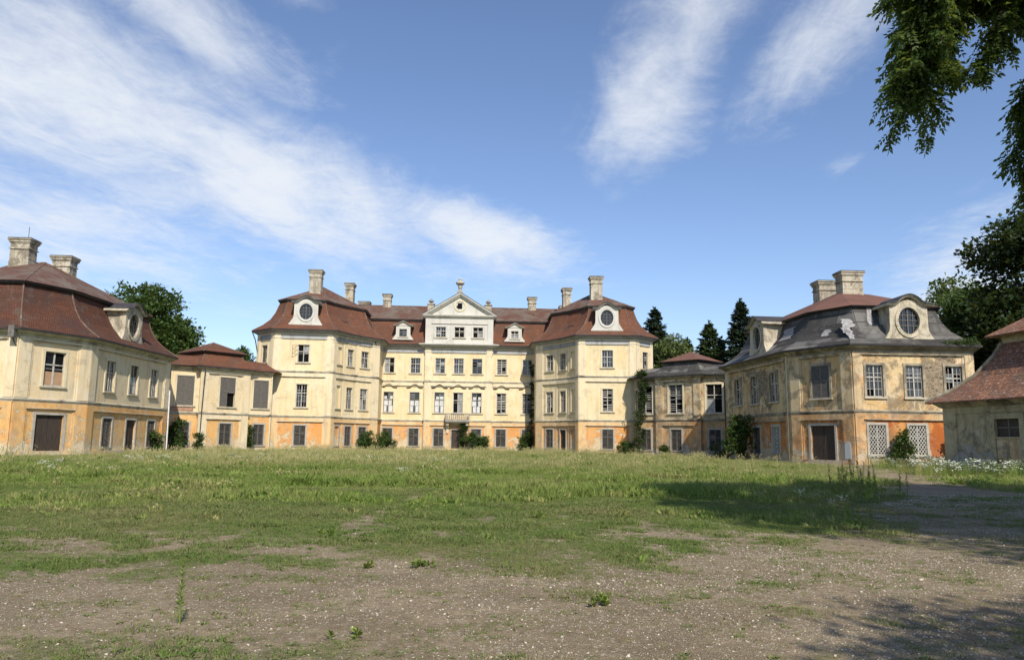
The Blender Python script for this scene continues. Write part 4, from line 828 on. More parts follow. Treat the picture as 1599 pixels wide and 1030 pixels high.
# ---- outbuilding at the right edge
fb = empty('outbuilding', 'low stuccoed outbuilding with mossy red tiled roof at the right edge', 'outbuilding', (28.04, 50, 0), 0, org=Vector((28.04, 50, 0)))
A0 = Vector((28.04, 50, 0)); dirn = Vector((1.35, -8.0, 0)).normalized(); side = Vector((-dirn.y, dirn.x, 0))
Lw = 16; Dw = 9
fo = [A0, A0 + dirn * Lw, A0 + dirn * Lw + side * Dw, A0 + side * Dw]
if normal(fo[0], fo[1])[1].x > 0: fo = fo[::-1]
m = MB(); ZF = 4.15
A, B = (fo[0], fo[1])
wall(m, A, B, 0, ZF, [(4.2, 6.0, 2.15, 3.2)], 'farm_plaster', 'farm_plaster', 99)
for i in range(1, 4): wall(m, fo[i], fo[(i + 1) % 4], 0, ZF, [], 'farm_plaster', 'farm_plaster', 99)
for s0, s1, z0, z1, o in ((0, 1.1, 0, ZF, .08), (1.1, Lw, ZF - .55, ZF, .07), (1.1, Lw, 0, .3, .06), (8.4, 9.4, .3, ZF - .55, .08), (3.85, 4.2, 0, 3.2, .09), (6.0, 6.35, 0, 3.2, .09), (3.85, 6.35, 3.2, 3.5, .09), (4.2, 6.0, 2.05, 2.15, .1)): strip(m, A, B, s0, s1, z0, z1, o, 'farm_plaster')
strip(m, A, B, 4.25, 5.95, .32, 2.04, .03, 'worn_pilaster')
m.build('wall', fb)
m = MB(); d, n = normal(A, B); T = lambda s, y, z: A + d * s + n * -y + Vector((0, 0, z))
m.box(4.2, 6.0, .1, .16, 2.15, 3.2, 'dark_wood', T); m.box(5.06, 5.14, .07, .1, 2.15, 3.2, 'weathered_wood', T); m.box(4.2, 6.0, .07, .1, 2.65, 2.72, 'weathered_wood', T); m.build('shutter', fb)
m = MB(); sweep(m, fo, [(.0, 3.95), (.15, 4.0), (.3, 4.15), (.42, 4.25), (.5, 4.36), (0, 4.4)], 'worn_moulding', True); m.build('cornice', fb)
m = MB(); pf = [(-.75, 4.28), (-.75, 4.36), (.3, 5.0), (1.3, 5.95), (2.1, 7.2), (2.45, 8.0)]; n_ = 4
rows = [[q + Vector((0, 0, z)) for q in offset(fo, -i_, True)] for i_, z in pf]
for i in range(4):
    for j in range(len(pf) - 1): m.poly([rows[j][i], rows[j][(i + 1) % 4], rows[j + 1][(i + 1) % 4], rows[j + 1][i]], 'farm_tiles')
r0, r1 = [q + Vector((0, 0, 8.0)) for q in offset(fo, -2.45, True)], [q + Vector((0, 0, 8.5)) for q in offset(fo, -2.45, True)]
for i in range(4): m.poly([r0[i], r0[(i + 1) % 4], r1[(i + 1) % 4], r1[i]], 'farm_plaster')
r2 = [q + Vector((0, 0, 8.4)) for q in offset(fo, -1.85, True)]; r3 = [q + Vector((0, 0, 8.5)) for q in offset(fo, -1.8, True)]
c0, c1 = (fo[0] + fo[3]) / 2 + dirn * 4.4 + Vector((0, 0, 10.3)), (fo[1] + fo[2]) / 2 - dirn * 4.4 + Vector((0, 0, 10.3))
rp = [c0, c1, c1, c0]
for i in range(4):
    k_ = (i + 1) % 4; m.poly([r2[i], r2[k_], r3[k_], r3[i]], 'farm_tiles'); m.poly([r1[i], r1[k_], r2[k_], r2[i]], 'worn_moulding')
    m.poly([r3[i], r3[k_], rp[k_], rp[i]] if rp[i] != rp[k_] else [r3[i], r3[k_], rp[i]], 'farm_tiles')
m.build('roof', fb)
m = MB(); hp = [rows[j][0] for j in range(1, len(pf))]; m.tube([p + Vector((0, 0, .06)) for p in hp], .12, 'worn_moulding', 8); m.build('hip_tiles', fb)

# ================================================================== ground
_g = {}
def vnoise(x, y, cell, seed):
    if seed not in _g: _g[seed] = np.random.default_rng(seed).random((256, 256))
    g = _g[seed]; fx, fy = x / cell, y / cell; ix, iy = np.floor(fx).astype(int), np.floor(fy).astype(int); tx, ty = fx - ix, fy - iy
    tx, ty = tx * tx * (3 - 2 * tx), ty * ty * (3 - 2 * ty); a = lambda i, j: g[i % 256, j % 256]
    return (a(ix, iy) * (1 - tx) + a(ix + 1, iy) * tx) * (1 - ty) + (a(ix, iy + 1) * (1 - tx) + a(ix + 1, iy + 1) * tx) * ty
def fbm(x, y, cell, seed, o=4):
    r = 0; am = 0
    for k in range(o): r = r + vnoise(x + 17 * k, y + 31 * k, cell / 2 ** k, seed + k) * .55 ** k; am += .55 ** k
    return r / am
def sstep(a, b, x): t = np.clip((x - a) / (b - a), 0, 1); return t * t * (3 - 2 * t)
TRACK = [(-40, 10.5, 4), (-16, 9.0, 3.8), (-8, 8.0, 4.0), (-4, 6.5, 4.3), (-1, 5.2, 4.2), (2, 5.4, 4.6), (5, 7.5, 4.2), (9.5, 13.5, 4.0), (12.5, 19, 3.6), (14.8, 26, 2.2), (17.4, 34, 1.6), (20.2, 41, 1.8), (23.5, 50, 1.5), (25.5, 57, 1.3), (27, 62, 1.3)]
def track_d(x, y):
    best = np.full(np.shape(x), 1e9)
    for (x0, y0, w0), (x1, y1, w1) in zip(TRACK, TRACK[1:]):
        dx, dy = x1 - x0, y1 - y0; t = np.clip(((x - x0) * dx + (y - y0) * dy) / (dx * dx + dy * dy), 0, 1)
        best = np.minimum(best, np.hypot(x - x0 - dx * t, y - y0 - dy * t) - (w0 + (w1 - w0) * t))
    return best
def lush(x, y):
    """0 = bare gravel, 1 = closed turf"""
    d = track_d(x, y); n = fbm(x, y, 2.6, 40, 5); n2 = fbm(x, y, .7, 50, 4)
    l = sstep(-2.6, 3.6, d + (n - .5) * 3.6 + (n2 - .5) * 2.0 * sstep(24, 14, y))
    worn = np.exp(-(((x - .5) / 7.5) ** 2 + ((y - 14) / 4.2) ** 2)) * .50        # thin middle of the lawn
    l = l * (1 - worn * (.35 + 1.2 * (1 - n)))
    path = np.exp(-((x + 2.5 - (y - 14) * -.06 + .35 * np.sin(y * .5)) / .40) ** 2) * sstep(12, 14.5, y) * (1 - sstep(22, 25, y)); l = l * (1 - .85 * path)
    l = np.maximum(l, .95 * np.exp(-(((x - 5.6) / 2.2) ** 2 + ((y - 16.2) / 1.9) ** 2)))
    half = .52 * sstep(.36, .60, n2 * .6 + n * .4) * sstep(8.2, 9.6, y + (n - .5) * 2) * sstep(16, 12, y) * sstep(3.2, .8, x - (y - 10) * .5); l = np.maximum(l, half)
    near = np.maximum(sstep(7.6, 6.0, y) * .55 * sstep(.46, .62, n + (x > 2) * .10), .20 * sstep(.52, .64, n2) * sstep(2.5, .5, np.abs(x + 1) - 3))                                   # turf creeping back at the viewer's feet
    l = np.clip(np.maximum(l, near) + (n2 - .5) * .5, 0, 1)
    return l
def gh_(x, y): return (fbm(x, y, 3.0, 70, 4) - .5) * .07 * sstep(60, 40, y)
def axis(lo, hi, step, far0, far1):
    a = list(np.arange(lo, hi + 1e-6, step)); s = step
    v = a[-1]
    while v < far1: s *= 1.18; v += s; a.append(v)
    s = step; v = a[0]; b_ = []
    while v > far0: s *= 1.18; v -= s; b_.append(v)
    return np.array(b_[::-1] + a)
gx, gy = axis(-14, 18, .13, -900, 900), axis(3, 30, .13, -250, 1500)
X, Y = np.meshgrid(gx, gy, indexing='xy'); nx, ny = len(gx), len(gy); Z = gh_(X, Y)
co = np.stack([X, Y, Z], -1).reshape(-1, 3); idx = np.arange(nx * ny).reshape(ny, nx)
q = np.stack([idx[:-1, :-1], idx[:-1, 1:], idx[1:, 1:], idx[1:, :-1]], -1).reshape(-1, 4)
def mesh_np(name, co, quads, matnames, mi=None, smooth=False):
    me = bpy.data.meshes.new(name); k = quads.shape[1]; nf = len(quads)
    me.vertices.add(len(co)); me.vertices.foreach_set('co', co.astype(np.float32).ravel()); me.loops.add(nf * k); me.loops.foreach_set('vertex_index', quads.astype(np.int32).ravel())
    me.polygons.add(nf); me.polygons.foreach_set('loop_start', np.arange(0, nf * k, k, dtype=np.int32)); me.polygons.foreach_set('loop_total', np.full(nf, k, dtype=np.int32))
    for n in matnames: me.materials.append(MATS[n])
    if mi is not None: me.polygons.foreach_set('material_index', mi.astype(np.int32))
    if smooth: me.polygons.foreach_set('use_smooth', np.ones(nf, dtype=bool))
    me.update(calc_edges=True); me.validate(); return me
m, t, b = newmat('ground', .95, .1)
at_ = N(t, 'ShaderNodeAttribute', attribute_name='lush'); o = coord(t)
n1 = noise(t, o, .5, 8, .65, .4); n2 = noise(t, o, 7, 8, .75); n3 = noise(t, o, 45, 4, .7)
soil = mix(t, ramp(t, n1, .38, .62), (.240, .182, .108), (.375, .292, .182)); soil = mix(t, ramp(t, n2, .35, .7), soil, (.200, .148, .088)); soil = mix(t, M(t, 'MULTIPLY', ramp(t, n3, .5, .68), .6), soil, (.38, .33, .255))
vo = N(t, 'ShaderNodeTexVoronoi'); t.links.new(o, vo.inputs[0]); vo.inputs['Scale'].default_value = 17
vo2 = N(t, 'ShaderNodeTexVoronoi'); t.links.new(o, vo2.inputs[0]); vo2.inputs['Scale'].default_value = 42
def specks(v, r, thr):
    sc_ = N(t, 'ShaderNodeSeparateColor'); t.links.new(v.outputs['Color'], sc_.inputs[0]); return M(t, 'MULTIPLY', M(t, 'LESS_THAN', v.outputs['Distance'], r), M(t, 'GREATER_THAN', sc_.outputs[0], thr))
soil = mix(t, M(t, 'MULTIPLY', specks(vo, .27, .55), .75), soil, (.54, .475, .37)); soil = mix(t, M(t, 'MULTIPLY', specks(vo2, .34, .45), .75), soil, (.50, .44, .335))
turf = mix(t, ramp(t, noise(t, o, .3, 6, .6), .4, .62), (.105, .140, .036), (.145, .165, .055)); turf = mix(t, ramp(t, n2, .4, .7), turf, (.18, .155, .08))
lf = ramp(t, M(t, 'ADD', at_.outputs['Fac'], M(t, 'MULTIPLY', M(t, 'SUBTRACT', n2, .5), 1.6)), .30, .85)
t.links.new(mix(t, lf, soil, turf), b.inputs['Base Color']); bump(t, b, M(t, 'ADD', M(t, 'ADD', n2, M(t, 'MULTIPLY', n3, .7)), M(t, 'MULTIPLY', M(t, 'SUBTRACT', 1, ramp(t, vo2.outputs['Distance'], 0, .45)), .5)), 1.0, .035)
gme = mesh_np('ground', co, q, ['ground'], smooth=True); la = gme.attributes.new('lush', 'FLOAT', 'POINT'); la.data.foreach_set('value', lush(X, Y).ravel().astype(np.float32))
tag(link(bpy.data.objects.new('ground', gme)), 'lawn and gravel of the court', None, None, 'structure')

# ------------------------------------------------------------------ grass and gravel (stuff): clumps set on points
def clump(name, nb, hgt, spread, width, mats, lean=.35, heads=0., segs=2, flat=False, seed=1):
    r = np.random.default_rng(seed); V = []; F_ = []; MI = []
    for i in range(nb):
        a, rad = r.random() * 6.283, spread * math.sqrt(r.random()); bx, by = rad * math.cos(a), rad * math.sin(a); h = hgt * r.uniform(.55, 1.1); d = r.random() * 6.283; ln = lean * r.uniform(.3, 1.6) * h
        dx, dy = math.cos(d), math.sin(d); wx, wy = -dy * width / 2, dx * width / 2; base = len(V)
        for k in range(segs + 1):
            f = k / segs; w_ = (1 - f * .85) if not flat else (.35 + 1.3 * f * (1 - f) * 2 if k < segs else .1); px, py, pz = bx + dx * ln * f * f, by + dy * ln * f * f, h * f * (1 - .15 * f * lean)
            V += [(px - wx * w_, py - wy * w_, pz), (px + wx * w_, py + wy * w_, pz)]
        for k in range(segs): j = base + 2 * k; F_.append((j, j + 1, j + 3, j + 2)); MI.append(0)
        if r.random() < heads:
            tx, ty, tz = bx + dx * ln, by + dy * ln, h * (1 - .15 * lean); hl, hw2 = hgt * .2, width * 1.5
            for q_ in (0, 1):
                ux, uy = (dx, dy) if q_ else (-dy, dx); j = len(V); V += [(tx - ux * hw2, ty - uy * hw2, tz + hl * .4), (tx, ty, tz - hl * .3), (tx + ux * hw2, ty + uy * hw2, tz + hl * .4), (tx + dx * .03, ty + dy * .03, tz + hl)]; F_.append((j, j + 1, j + 2, j + 3)); MI.append(1)
    return bpy.data.objects.new(name, mesh_np(name, np.array(V), np.array(F_), mats, np.array(MI)))
def stuff(name, label, cat, pts, scale, rot, variants, z=None):
    col_ = bpy.data.collections.new(name + '_kinds')
    for v in variants: col_.objects.link(v)
    me = bpy.data.meshes.new(name); me.vertices.add(len(pts)); me.vertices.foreach_set('co', np.asarray(pts, np.float32).ravel())
    a = me.attributes.new('size', 'FLOAT', 'POINT'); a.data.foreach_set('value', scale.astype(np.float32)); a = me.attributes.new('turn', 'FLOAT_VECTOR', 'POINT'); a.data.foreach_set('vector', rot.astype(np.float32).ravel())
    o = link(bpy.data.objects.new(name, me)); tag(o, label, cat, None, 'stuff')
    ng = bpy.data.node_groups.new(name, 'GeometryNodeTree'); ng.interface.new_socket('Geometry', in_out='INPUT', socket_type='NodeSocketGeometry'); ng.interface.new_socket('Geometry', in_out='OUTPUT', socket_type='NodeSocketGeometry')
    gi, go = ng.nodes.new('NodeGroupInput'), ng.nodes.new('NodeGroupOutput'); ip = ng.nodes.new('GeometryNodeInstanceOnPoints'); ci = ng.nodes.new('GeometryNodeCollectionInfo'); ci.inputs[0].default_value = col_; ci.inputs['Separate Children'].default_value = True; ci.inputs['Reset Children'].default_value = True
    ip.inputs['Pick Instance'].default_value = True
    s1 = ng.nodes.new('GeometryNodeInputNamedAttribute'); s1.data_type = 'FLOAT'; s1.inputs[0].default_value = 'size'; s2 = ng.nodes.new('GeometryNodeInputNamedAttribute'); s2.data_type = 'FLOAT_VECTOR'; s2.inputs[0].default_value = 'turn'
    er = ng.nodes.new('FunctionNodeEulerToRotation'); L_ = ng.links.new
    L_(gi.outputs[0], ip.inputs['Points']); L_(ci.outputs[0], ip.inputs['Instance']); L_(s1.outputs[0], ip.inputs['Scale']); L_(s2.outputs[0], er.inputs[0]); L_(er.outputs[0], ip.inputs['Rotation']); L_(ip.outputs[0], go.inputs[0])
    md = o.modifiers.new('scatter', 'NODES'); md.node_group = ng; return o
def palace_uv(x, y): dx, dy = x - OX, y - OY; return dx * math.cos(PR) + dy * math.sin(PR), dx * math.sin(PR) - dy * math.cos(PR)
def free(x, y):
    """ground not covered by a building"""
    u, v = palace_uv(x, y); au = np.abs(u)
    ok = ~((v < .3) & (au < 24)) & ~((au > 10.8) & (au < 26.6) & (v < 4.8)) & ~((au > 15) & (au < 26.2) & (v < 13.9)) & ~((au > 13.2) & (v < 9.5) & (au < 26)) & ~((au > 29.0) & (v > 25) & (v < 52.4) & (au < 47)) & ~((au > 24.5 + (v - 18) * .87) & (v > 14) & (v <= 26) & (au < 40)) & ~((au > 22.5) & (v > 12) & (v < 19) & (au < 38)) & (v > -20)
    s_ = (x - A0.x) * dirn.x + (y - A0.y) * dirn.y; q_ = (x - A0.x) * side.x + (y - A0.y) * side.y
    return ok & ~((s_ > -.3) & (s_ < Lw) & (q_ > -.2) & (q_ < Dw))
def scatter(n, y0, y1, dens, seed, pw=1.0, mg=4):
    r = np.random.default_rng(seed); y = y0 + (y1 - y0) * r.random(n) ** pw; x = (r.random(n) * 2 - 1) * (.72 * y1 + mg)
    k = (np.abs(x) < .72 * y + mg) & free(x, y); x, y = x[k], y[k]; k = r.random(len(x)) < dens(x, y); x, y = x[k], y[k]
    return x, y, r
def P3(x, y): return np.stack([x, y, gh_(x, y) - .003], -1)
def rz_(r, n, tilt=.12): return np.stack([r.normal(0, tilt, n), r.normal(0, tilt, n), r.random(n) * 6.283], -1)
blades = ['blade_short', 'seed_head']
short = [clump('tuft_short', 16, .045, .10, .006, ['blade_short', 'seed_head'], .9, 0, 2, False, s) for s in (1, 2, 3)] + [clump('leafy_weed', 10, .026, .035, .013, ['blade_short', 'seed_head'], 1.5, 0, 2, True, s) for s in (4, 5)]
x, y, r = scatter(620000, 4.2, 25, lambda x, y: np.clip(lush(x, y) * 1.6 - .05, 0.07, 1) * sstep(.34, .58, fbm(x, y, .38, 150, 3) + .14 * lush(x, y)) * (.5 + .5 * sstep(5, 10, y)), 5)
stuff('ground_weeds', 'low weeds and short turf creeping over the gravel in the foreground', 'weeds', P3(x, y), r.uniform(.5, 1.15, len(x)) * (.75 + .7 * sstep(.45, .7, fbm(x, y, .9, 155, 3))) * (.85 + .5 * sstep(9, 16, y)), rz_(r, len(x)), short)
x, y, r = scatter(60000, 17, 45, lambda x, y: (np.clip(lush(x, y) * .9, 0.05, 1)) * sstep(5, 12, x) * sstep(.35, .6, fbm(x, y, 1.1, 160, 3)), 77)
stuff('track_weeds', 'low weeds creeping over the shaded drive at the right', 'weeds', P3(x, y), r.uniform(.9, 2.2, len(x)), rz_(r, len(x)), [v.copy() for v in short])
lawn = [clump('tuft_lawn', 26, .13, .16, .008, ['blade_lawn', 'seed_head'], .6, .0, 2, False, s) for s in (11, 12, 13)] + [clump('leafy_tuft', 16, .10, .12, .03, ['blade_lawn', 'seed_head'], .9, 0, 2, True, 14)]
def dl(x, y): l = lush(x, y); return np.clip(l * 1.2 - .38, 0, 1) * (.10 + .90 * np.maximum(sstep(14, 24, y), sstep(1.5, 0, np.hypot(x - 5.6, y - 16.2) - 1.6))) * (sstep(.30, .60, fbm(x, y, 1.3, 165, 4)) * .8 + .2 + .3 * sstep(20, 28, y)).clip(0, 1)
x, y, r = scatter(95000, 9.5, 40, dl, 6, .8)
tall_n = fbm(x, y, 3.5, 90, 4)
sc = (.5 + .75 * sstep(11, 26, y)) * (.55 + 1.25 * sstep(.42, .68, tall_n)) * r.uniform(.7, 1.3, len(x))
stuff('lawn_grass', 'green uneven lawn in the middle of the court', 'grass', P3(x, y), sc, rz_(r, len(x)), lawn)
mead = [clump('tuft_meadow', 40, .30, .40, .013, ['blade_meadow', 'seed_head'], .5, .03, 2, False, s) for s in (21, 22)]
tall = [clump('tuft_tall', 34, .50, .38, .011, ['blade_meadow', 'seed_head'], .4, .45, 2, False, s) for s in (23, 24, 25)]
x, y, r = scatter(90000, 27, 112, lambda x, y: np.clip(lush(x, y) * 1.4 - .1, 0, 1), 8, .95)
stuff('meadow_grass', 'long green meadow grass in front of the buildings', 'grass', P3(x, y), r.uniform(.45, .95, len(x)) * (.5 + .5 * fbm(x, y, 6, 95, 3)), rz_(r, len(x)), mead)
x, y, r = scatter(60000, 38, 112, lambda x, y: np.clip(lush(x, y), 0, 1) * sstep(.50, .66, fbm(x, y, 9, 97, 4) + .05 * sstep(-30, -5, x) * sstep(30, 18, x) + .05 * sstep(60, 90, y)) * sstep(24, 16, x) * .34, 9)
stuff('seeding_grass', 'tall straw-coloured seeding grass along the foot of the palace', 'grass', P3(x, y), r.uniform(.5, 1.35, len(x)) * (.4 + .8 * sstep(.4, .7, fbm(x, y, 2.2, 99, 3))), rz_(r, len(x)), tall)
rank = [clump('rank_clump', 46, .34, .26, .03, ['blade_lawn', 'seed_head'], .6, .08, 2, True, s) for s in (31, 32, 33)]
x, y, r = scatter(26000, 15, 105, lambda x, y: np.clip(lush(x, y) * 1.2 - .3, 0, 1) * sstep(.60, .70, fbm(x, y, 2.4, 170, 4)) * (.35 + .65 * sstep(70, 30, y)), 14)
stuff('rank_weeds', 'darker leafy weed patches growing through the lawn and meadow', 'weeds', P3(x, y), r.uniform(.45, 1.1, len(x)) * (.5 + .6 * sstep(16, 34, y)), rz_(r, len(x)), rank)
dock = [clump('dock_stalk', 5, .68, .12, .012, ['seed_head', 'seed_head'], .25, 1.0, 2, False, s) for s in (41, 42)]
x, y, r = scatter(9000, 40, 108, lambda x, y: np.clip(lush(x, y), 0, 1) * sstep(.56, .66, fbm(x, y, 4, 180, 4)), 15)
stuff('seed_stalks', 'thin dry seed stalks standing above the meadow', 'weeds', P3(x, y), r.uniform(.5, 1.2, len(x)), rz_(r, len(x)), dock)
# gravel
def pebble(name, seed, mat):
    r = np.random.default_rng(seed); V = np.array([(0, 0, -.4), (1, 0, 0), (.3, .95, 0), (-.8, .6, 0), (-.8, -.6, 0), (.3, -.95, 0), (.1, .05, .45)]) * r.uniform(.75, 1.25, (7, 3))
    F_ = np.array([(6, 1, 2), (6, 2, 3), (6, 3, 4), (6, 4, 5), (6, 5, 1), (0, 2, 1), (0, 3, 2), (0, 4, 3), (0, 5, 4), (0, 1, 5)]); return bpy.data.objects.new(name, mesh_np(name, V * .0072, F_, [mat]))
peb = [pebble('pebble_pale', s, 'pebble_pale') for s in (1, 2, 3)] + [pebble('pebble_grey', s, 'pebble_grey') for s in (4, 5)]
x, y, r = scatter(620000, 4.2, 26, lambda x, y: np.clip(1.05 - lush(x, y), .03, 1) * sstep(.30, .66, fbm(x, y, 1.6, 120, 4) + .05 * sstep(-2, 3, x)) * (.35 + .65 * sstep(-3, 2, x)), 10, 1.25)
stuff('gravel', 'pale loose gravel scattered on the bare drive', 'gravel', P3(x, y) + np.array([0, 0, .004]), r.lognormal(-.25, .5, len(x)) * (1 + .35 * sstep(12, 24, y)), rz_(r, len(x), .4), peb)
# white flowering umbels by the outbuilding
def umbel(seed):
    r = np.random.default_rng(seed); V = []; F_ = []; MI = []
    for i in range(16):
        x0, y0 = r.normal(0, .16, 2); h = r.uniform(.45, .8); j = len(V); V += [(x0 - .004, y0, 0), (x0 + .004, y0, 0), (x0 + .004, y0, h), (x0 - .004, y0, h)]; F_.append((j, j + 1, j + 2, j + 3)); MI.append(0)
        for k in range(5):
            a = r.random() * 6.28; d = r.uniform(0, .05); cx, cy, s_ = x0 + d * math.cos(a), y0 + d * math.sin(a), r.uniform(.018, .03); j = len(V); zz = h + r.uniform(-.03, .02); V += [(cx - s_, cy - s_, zz), (cx + s_, cy - s_, zz + .015), (cx + s_, cy + s_, zz + .02), (cx - s_, cy + s_, zz)]; F_.append((j, j + 1, j + 2, j + 3)); MI.append(1 if k < 3 else 0)
        for k in range(5):
            a = r.random() * 6.28; zz = h * r.uniform(.2, .8); l = .1; j = len(V); V += [(x0, y0, zz), (x0 + l * .5 * math.cos(a + .2), y0 + l * .5 * math.sin(a + .2), zz + .03), (x0 + l * math.cos(a), y0 + l * math.sin(a), zz), (x0 + l * .5 * math.cos(a - .2), y0 + l * .5 * math.sin(a - .2), zz + .03)]; F_.append((j, j + 1, j + 2, j + 3)); MI.append(0)
    return bpy.data.objects.new('flower_clump', mesh_np('flower_clump', np.array(V), np.array(F_), ['blade_lawn', 'petal'], np.array(MI)))
x, y, r = scatter(16000, 36, 60, lambda x, y: sstep(20.5, 24, x - (y - 44) * .25) * sstep(.40, .70, fbm(x, y, 3, 130, 3) + .04) * .42, 12, 1, 8)
stuff('white_flowers', 'bank of white flowering weeds in front of the outbuilding', 'flowers', P3(x, y), r.uniform(.6, 1.2, len(x)), rz_(r, len(x)), [umbel(1), umbel(2)])
x, y, r = scatter(9000, 16, 60, lambda x, y: sstep(.64, .72, fbm(x, y, 4, 140, 3)) * (x < -4) * sstep(20, 32, y) + sstep(2.5, 0, np.hypot(x - 8, y - 21)) * .6, 13)
stuff('yarrow', 'scattered white yarrow heads in the lawn', 'flowers', P3(x, y), r.uniform(.35, .6, len(x)), rz_(r, len(x)), [umbel(3)])

# ------------------------------------------------------------------ trees and shrubs
def leaf_quads(c, d, up, L, Wd, fold=.25):
    """rhombic leaves: centre line from c along d, widened along d x up"""
    n = len(c); s_ = np.cross(d, up); s_ /= np.linalg.norm(s_, axis=1, keepdims=True) + 1e-9; nn = np.cross(s_, d)
    L = L.reshape(-1, 1); Wd = Wd.reshape(-1, 1); m_ = c + d * L * .5 + nn * L * fold * .3
    V = np.stack([c, m_ - s_ * Wd, c + d * L, m_ + s_ * Wd], 1).reshape(-1, 3); return V, np.arange(4 * n).reshape(-1, 4)
def rdir(r, n): v = r.normal(size=(n, 3)); return v / np.linalg.norm(v, axis=1, keepdims=True)
def crown_pts(r, blobs, per, clr):
    """leaf clusters spread over the shell and the inside of several lobes"""
    C = []; 
    for (cx, cy, cz, rx, ry, rz2, n) in blobs:
        d = rdir(r, n); rad = r.random(n) ** .22; lump = 1 + .16 * np.sin(d[:, 0] * 7 + cx) * np.sin(d[:, 2] * 6 + cz) + r.normal(0, .07, n)
        C.append(np.stack([cx + d[:, 0] * rx * rad * lump, cy + d[:, 1] * ry * rad * lump, cz + d[:, 2] * rz2 * rad * lump], -1))
    C = np.concatenate(C); sz = clr * r.uniform(.5, 1.4, len(C))
    pts = np.repeat(C, per, 0); off = r.normal(size=(len(pts), 3)); off /= np.linalg.norm(off, axis=1, keepdims=True); off *= (r.random((len(pts), 1)) ** .5); off[:, 2] *= .55
    return C, pts + off * np.repeat(sz, per).reshape(-1, 1), off
def tree(name, label, base, trunk_h, blobs, per, clr, leaf, mat, trunk_r=.4, group=None, seed=1, cat='tree', droop=0., bark='bark', aspect=.42):
    r = np.random.default_rng(seed); e = empty(name, label, cat, base, 0, group); bx, by, bz = base
    bl = [(x - bx, y - by, z - bz, a, b2, c, n) for x, y, z, a, b2, c, n in blobs]
    C, P_, off = crown_pts(r, bl, per, clr); n = len(P_); d = rdir(r, n) * .8 + off * .9; d[:, 2] -= droop; d /= np.linalg.norm(d, axis=1, keepdims=True)
    up = rdir(r, n) * .6 + np.array([0, 0, 1.]); V, F_ = leaf_quads(P_, d, up, leaf * r.uniform(.6, 1.35, n), leaf * aspect * r.uniform(.6, 1.2, n))
    o = link(bpy.data.objects.new('crown', mesh_np('crown', V, F_, [mat]))); o.parent = e
    m = MB(); top = Vector((0, 0, trunk_h)); m.tube([(0, 0, -.2), (0, 0, .6), (.1, .05, trunk_h * .5), (0, 0, trunk_h)], trunk_r, bark, 10, [trunk_r * 1.5, trunk_r, trunk_r * .85, trunk_r * .6])
    for x, y, z, a, b2, c, n_ in bl:
        q = Vector((x, y, z)); s0 = Vector((0, 0, min(trunk_h * .95, max(trunk_h * .45, z - c - 1)))); mid = (s0 + q) / 2 + Vector((r.normal(0, .3), r.normal(0, .3), .5)); m.tube([s0, mid, q], .1, bark, 7, [trunk_r * .5, trunk_r * .32, trunk_r * .12])
        for k in range(5):
            e2 = q + Vector(rdir(r, 1)[0]) * min(a, c) * .8; m.tube([mid.lerp(q, .5), (mid.lerp(q, .5) + e2) / 2 + Vector((0, 0, .2)), e2], .05, bark, 5, [trunk_r * .2, trunk_r * .1, trunk_r * .04])
    t_ = m.build('trunk', e, smooth=True); return e
def lobes(cx, cy, z0, z1, rad, n, tot, seed, squash=1.):
    r = np.random.default_rng(seed); L = [(cx, cy, (z0 + z1) / 2, rad * .72, rad * .72, (z1 - z0) * .44, int(tot * .35))]
    for i in range(n):
        a = 6.283 * i / n + r.uniform(-.3, .3); f = r.random(); z = z0 + (z1 - z0) * (.2 + .72 * f); k = rad * (.62 if f < .7 else .38) * r.uniform(.8, 1.1)
        s_ = rad * r.uniform(.34, .48); L.append((cx + k * math.cos(a), cy + k * math.sin(a), z, s_, s_, s_ * .8, int(tot * .65 / n)))
    return L
BG = 'trees behind the palace'
tree('broadleaf_tree', 'large round dark green tree rising behind the left gallery roof', (-58.5, 125, 0), 9, lobes(-59.5, 125, 6, 26, 9.0, 15, 1150, 3), 28, 1.15, .60, 'leaf_broad', .6, BG, 3)
tree('broadleaf_tree', 'small dark treetop just left of the palace, behind the rain pipe', (-46, 132, 0), 7, lobes(-46, 132, 6, 16.6, 4.0, 7, 160, 4), 24, .9, .5, 'leaf_broad', .35, BG, 4)
tree('broadleaf_tree', 'light green leafy tree between the right tower and the small black pavilion roof', (25.8, 118, 0), 6, lobes(25.2, 118, 5, 17.6, 4.4, 8, 330, 5), 26, .9, .42, 'leaf_pale', .35, BG, 5)
tree('broadleaf_tree', 'low pale treetop left of the short conifer', (30.0, 140, 0), 6, lobes(30, 140, 5, 17.0, 4.5, 7, 160, 6), 22, 1.0, .5, 'leaf_pale', .35, BG, 6)
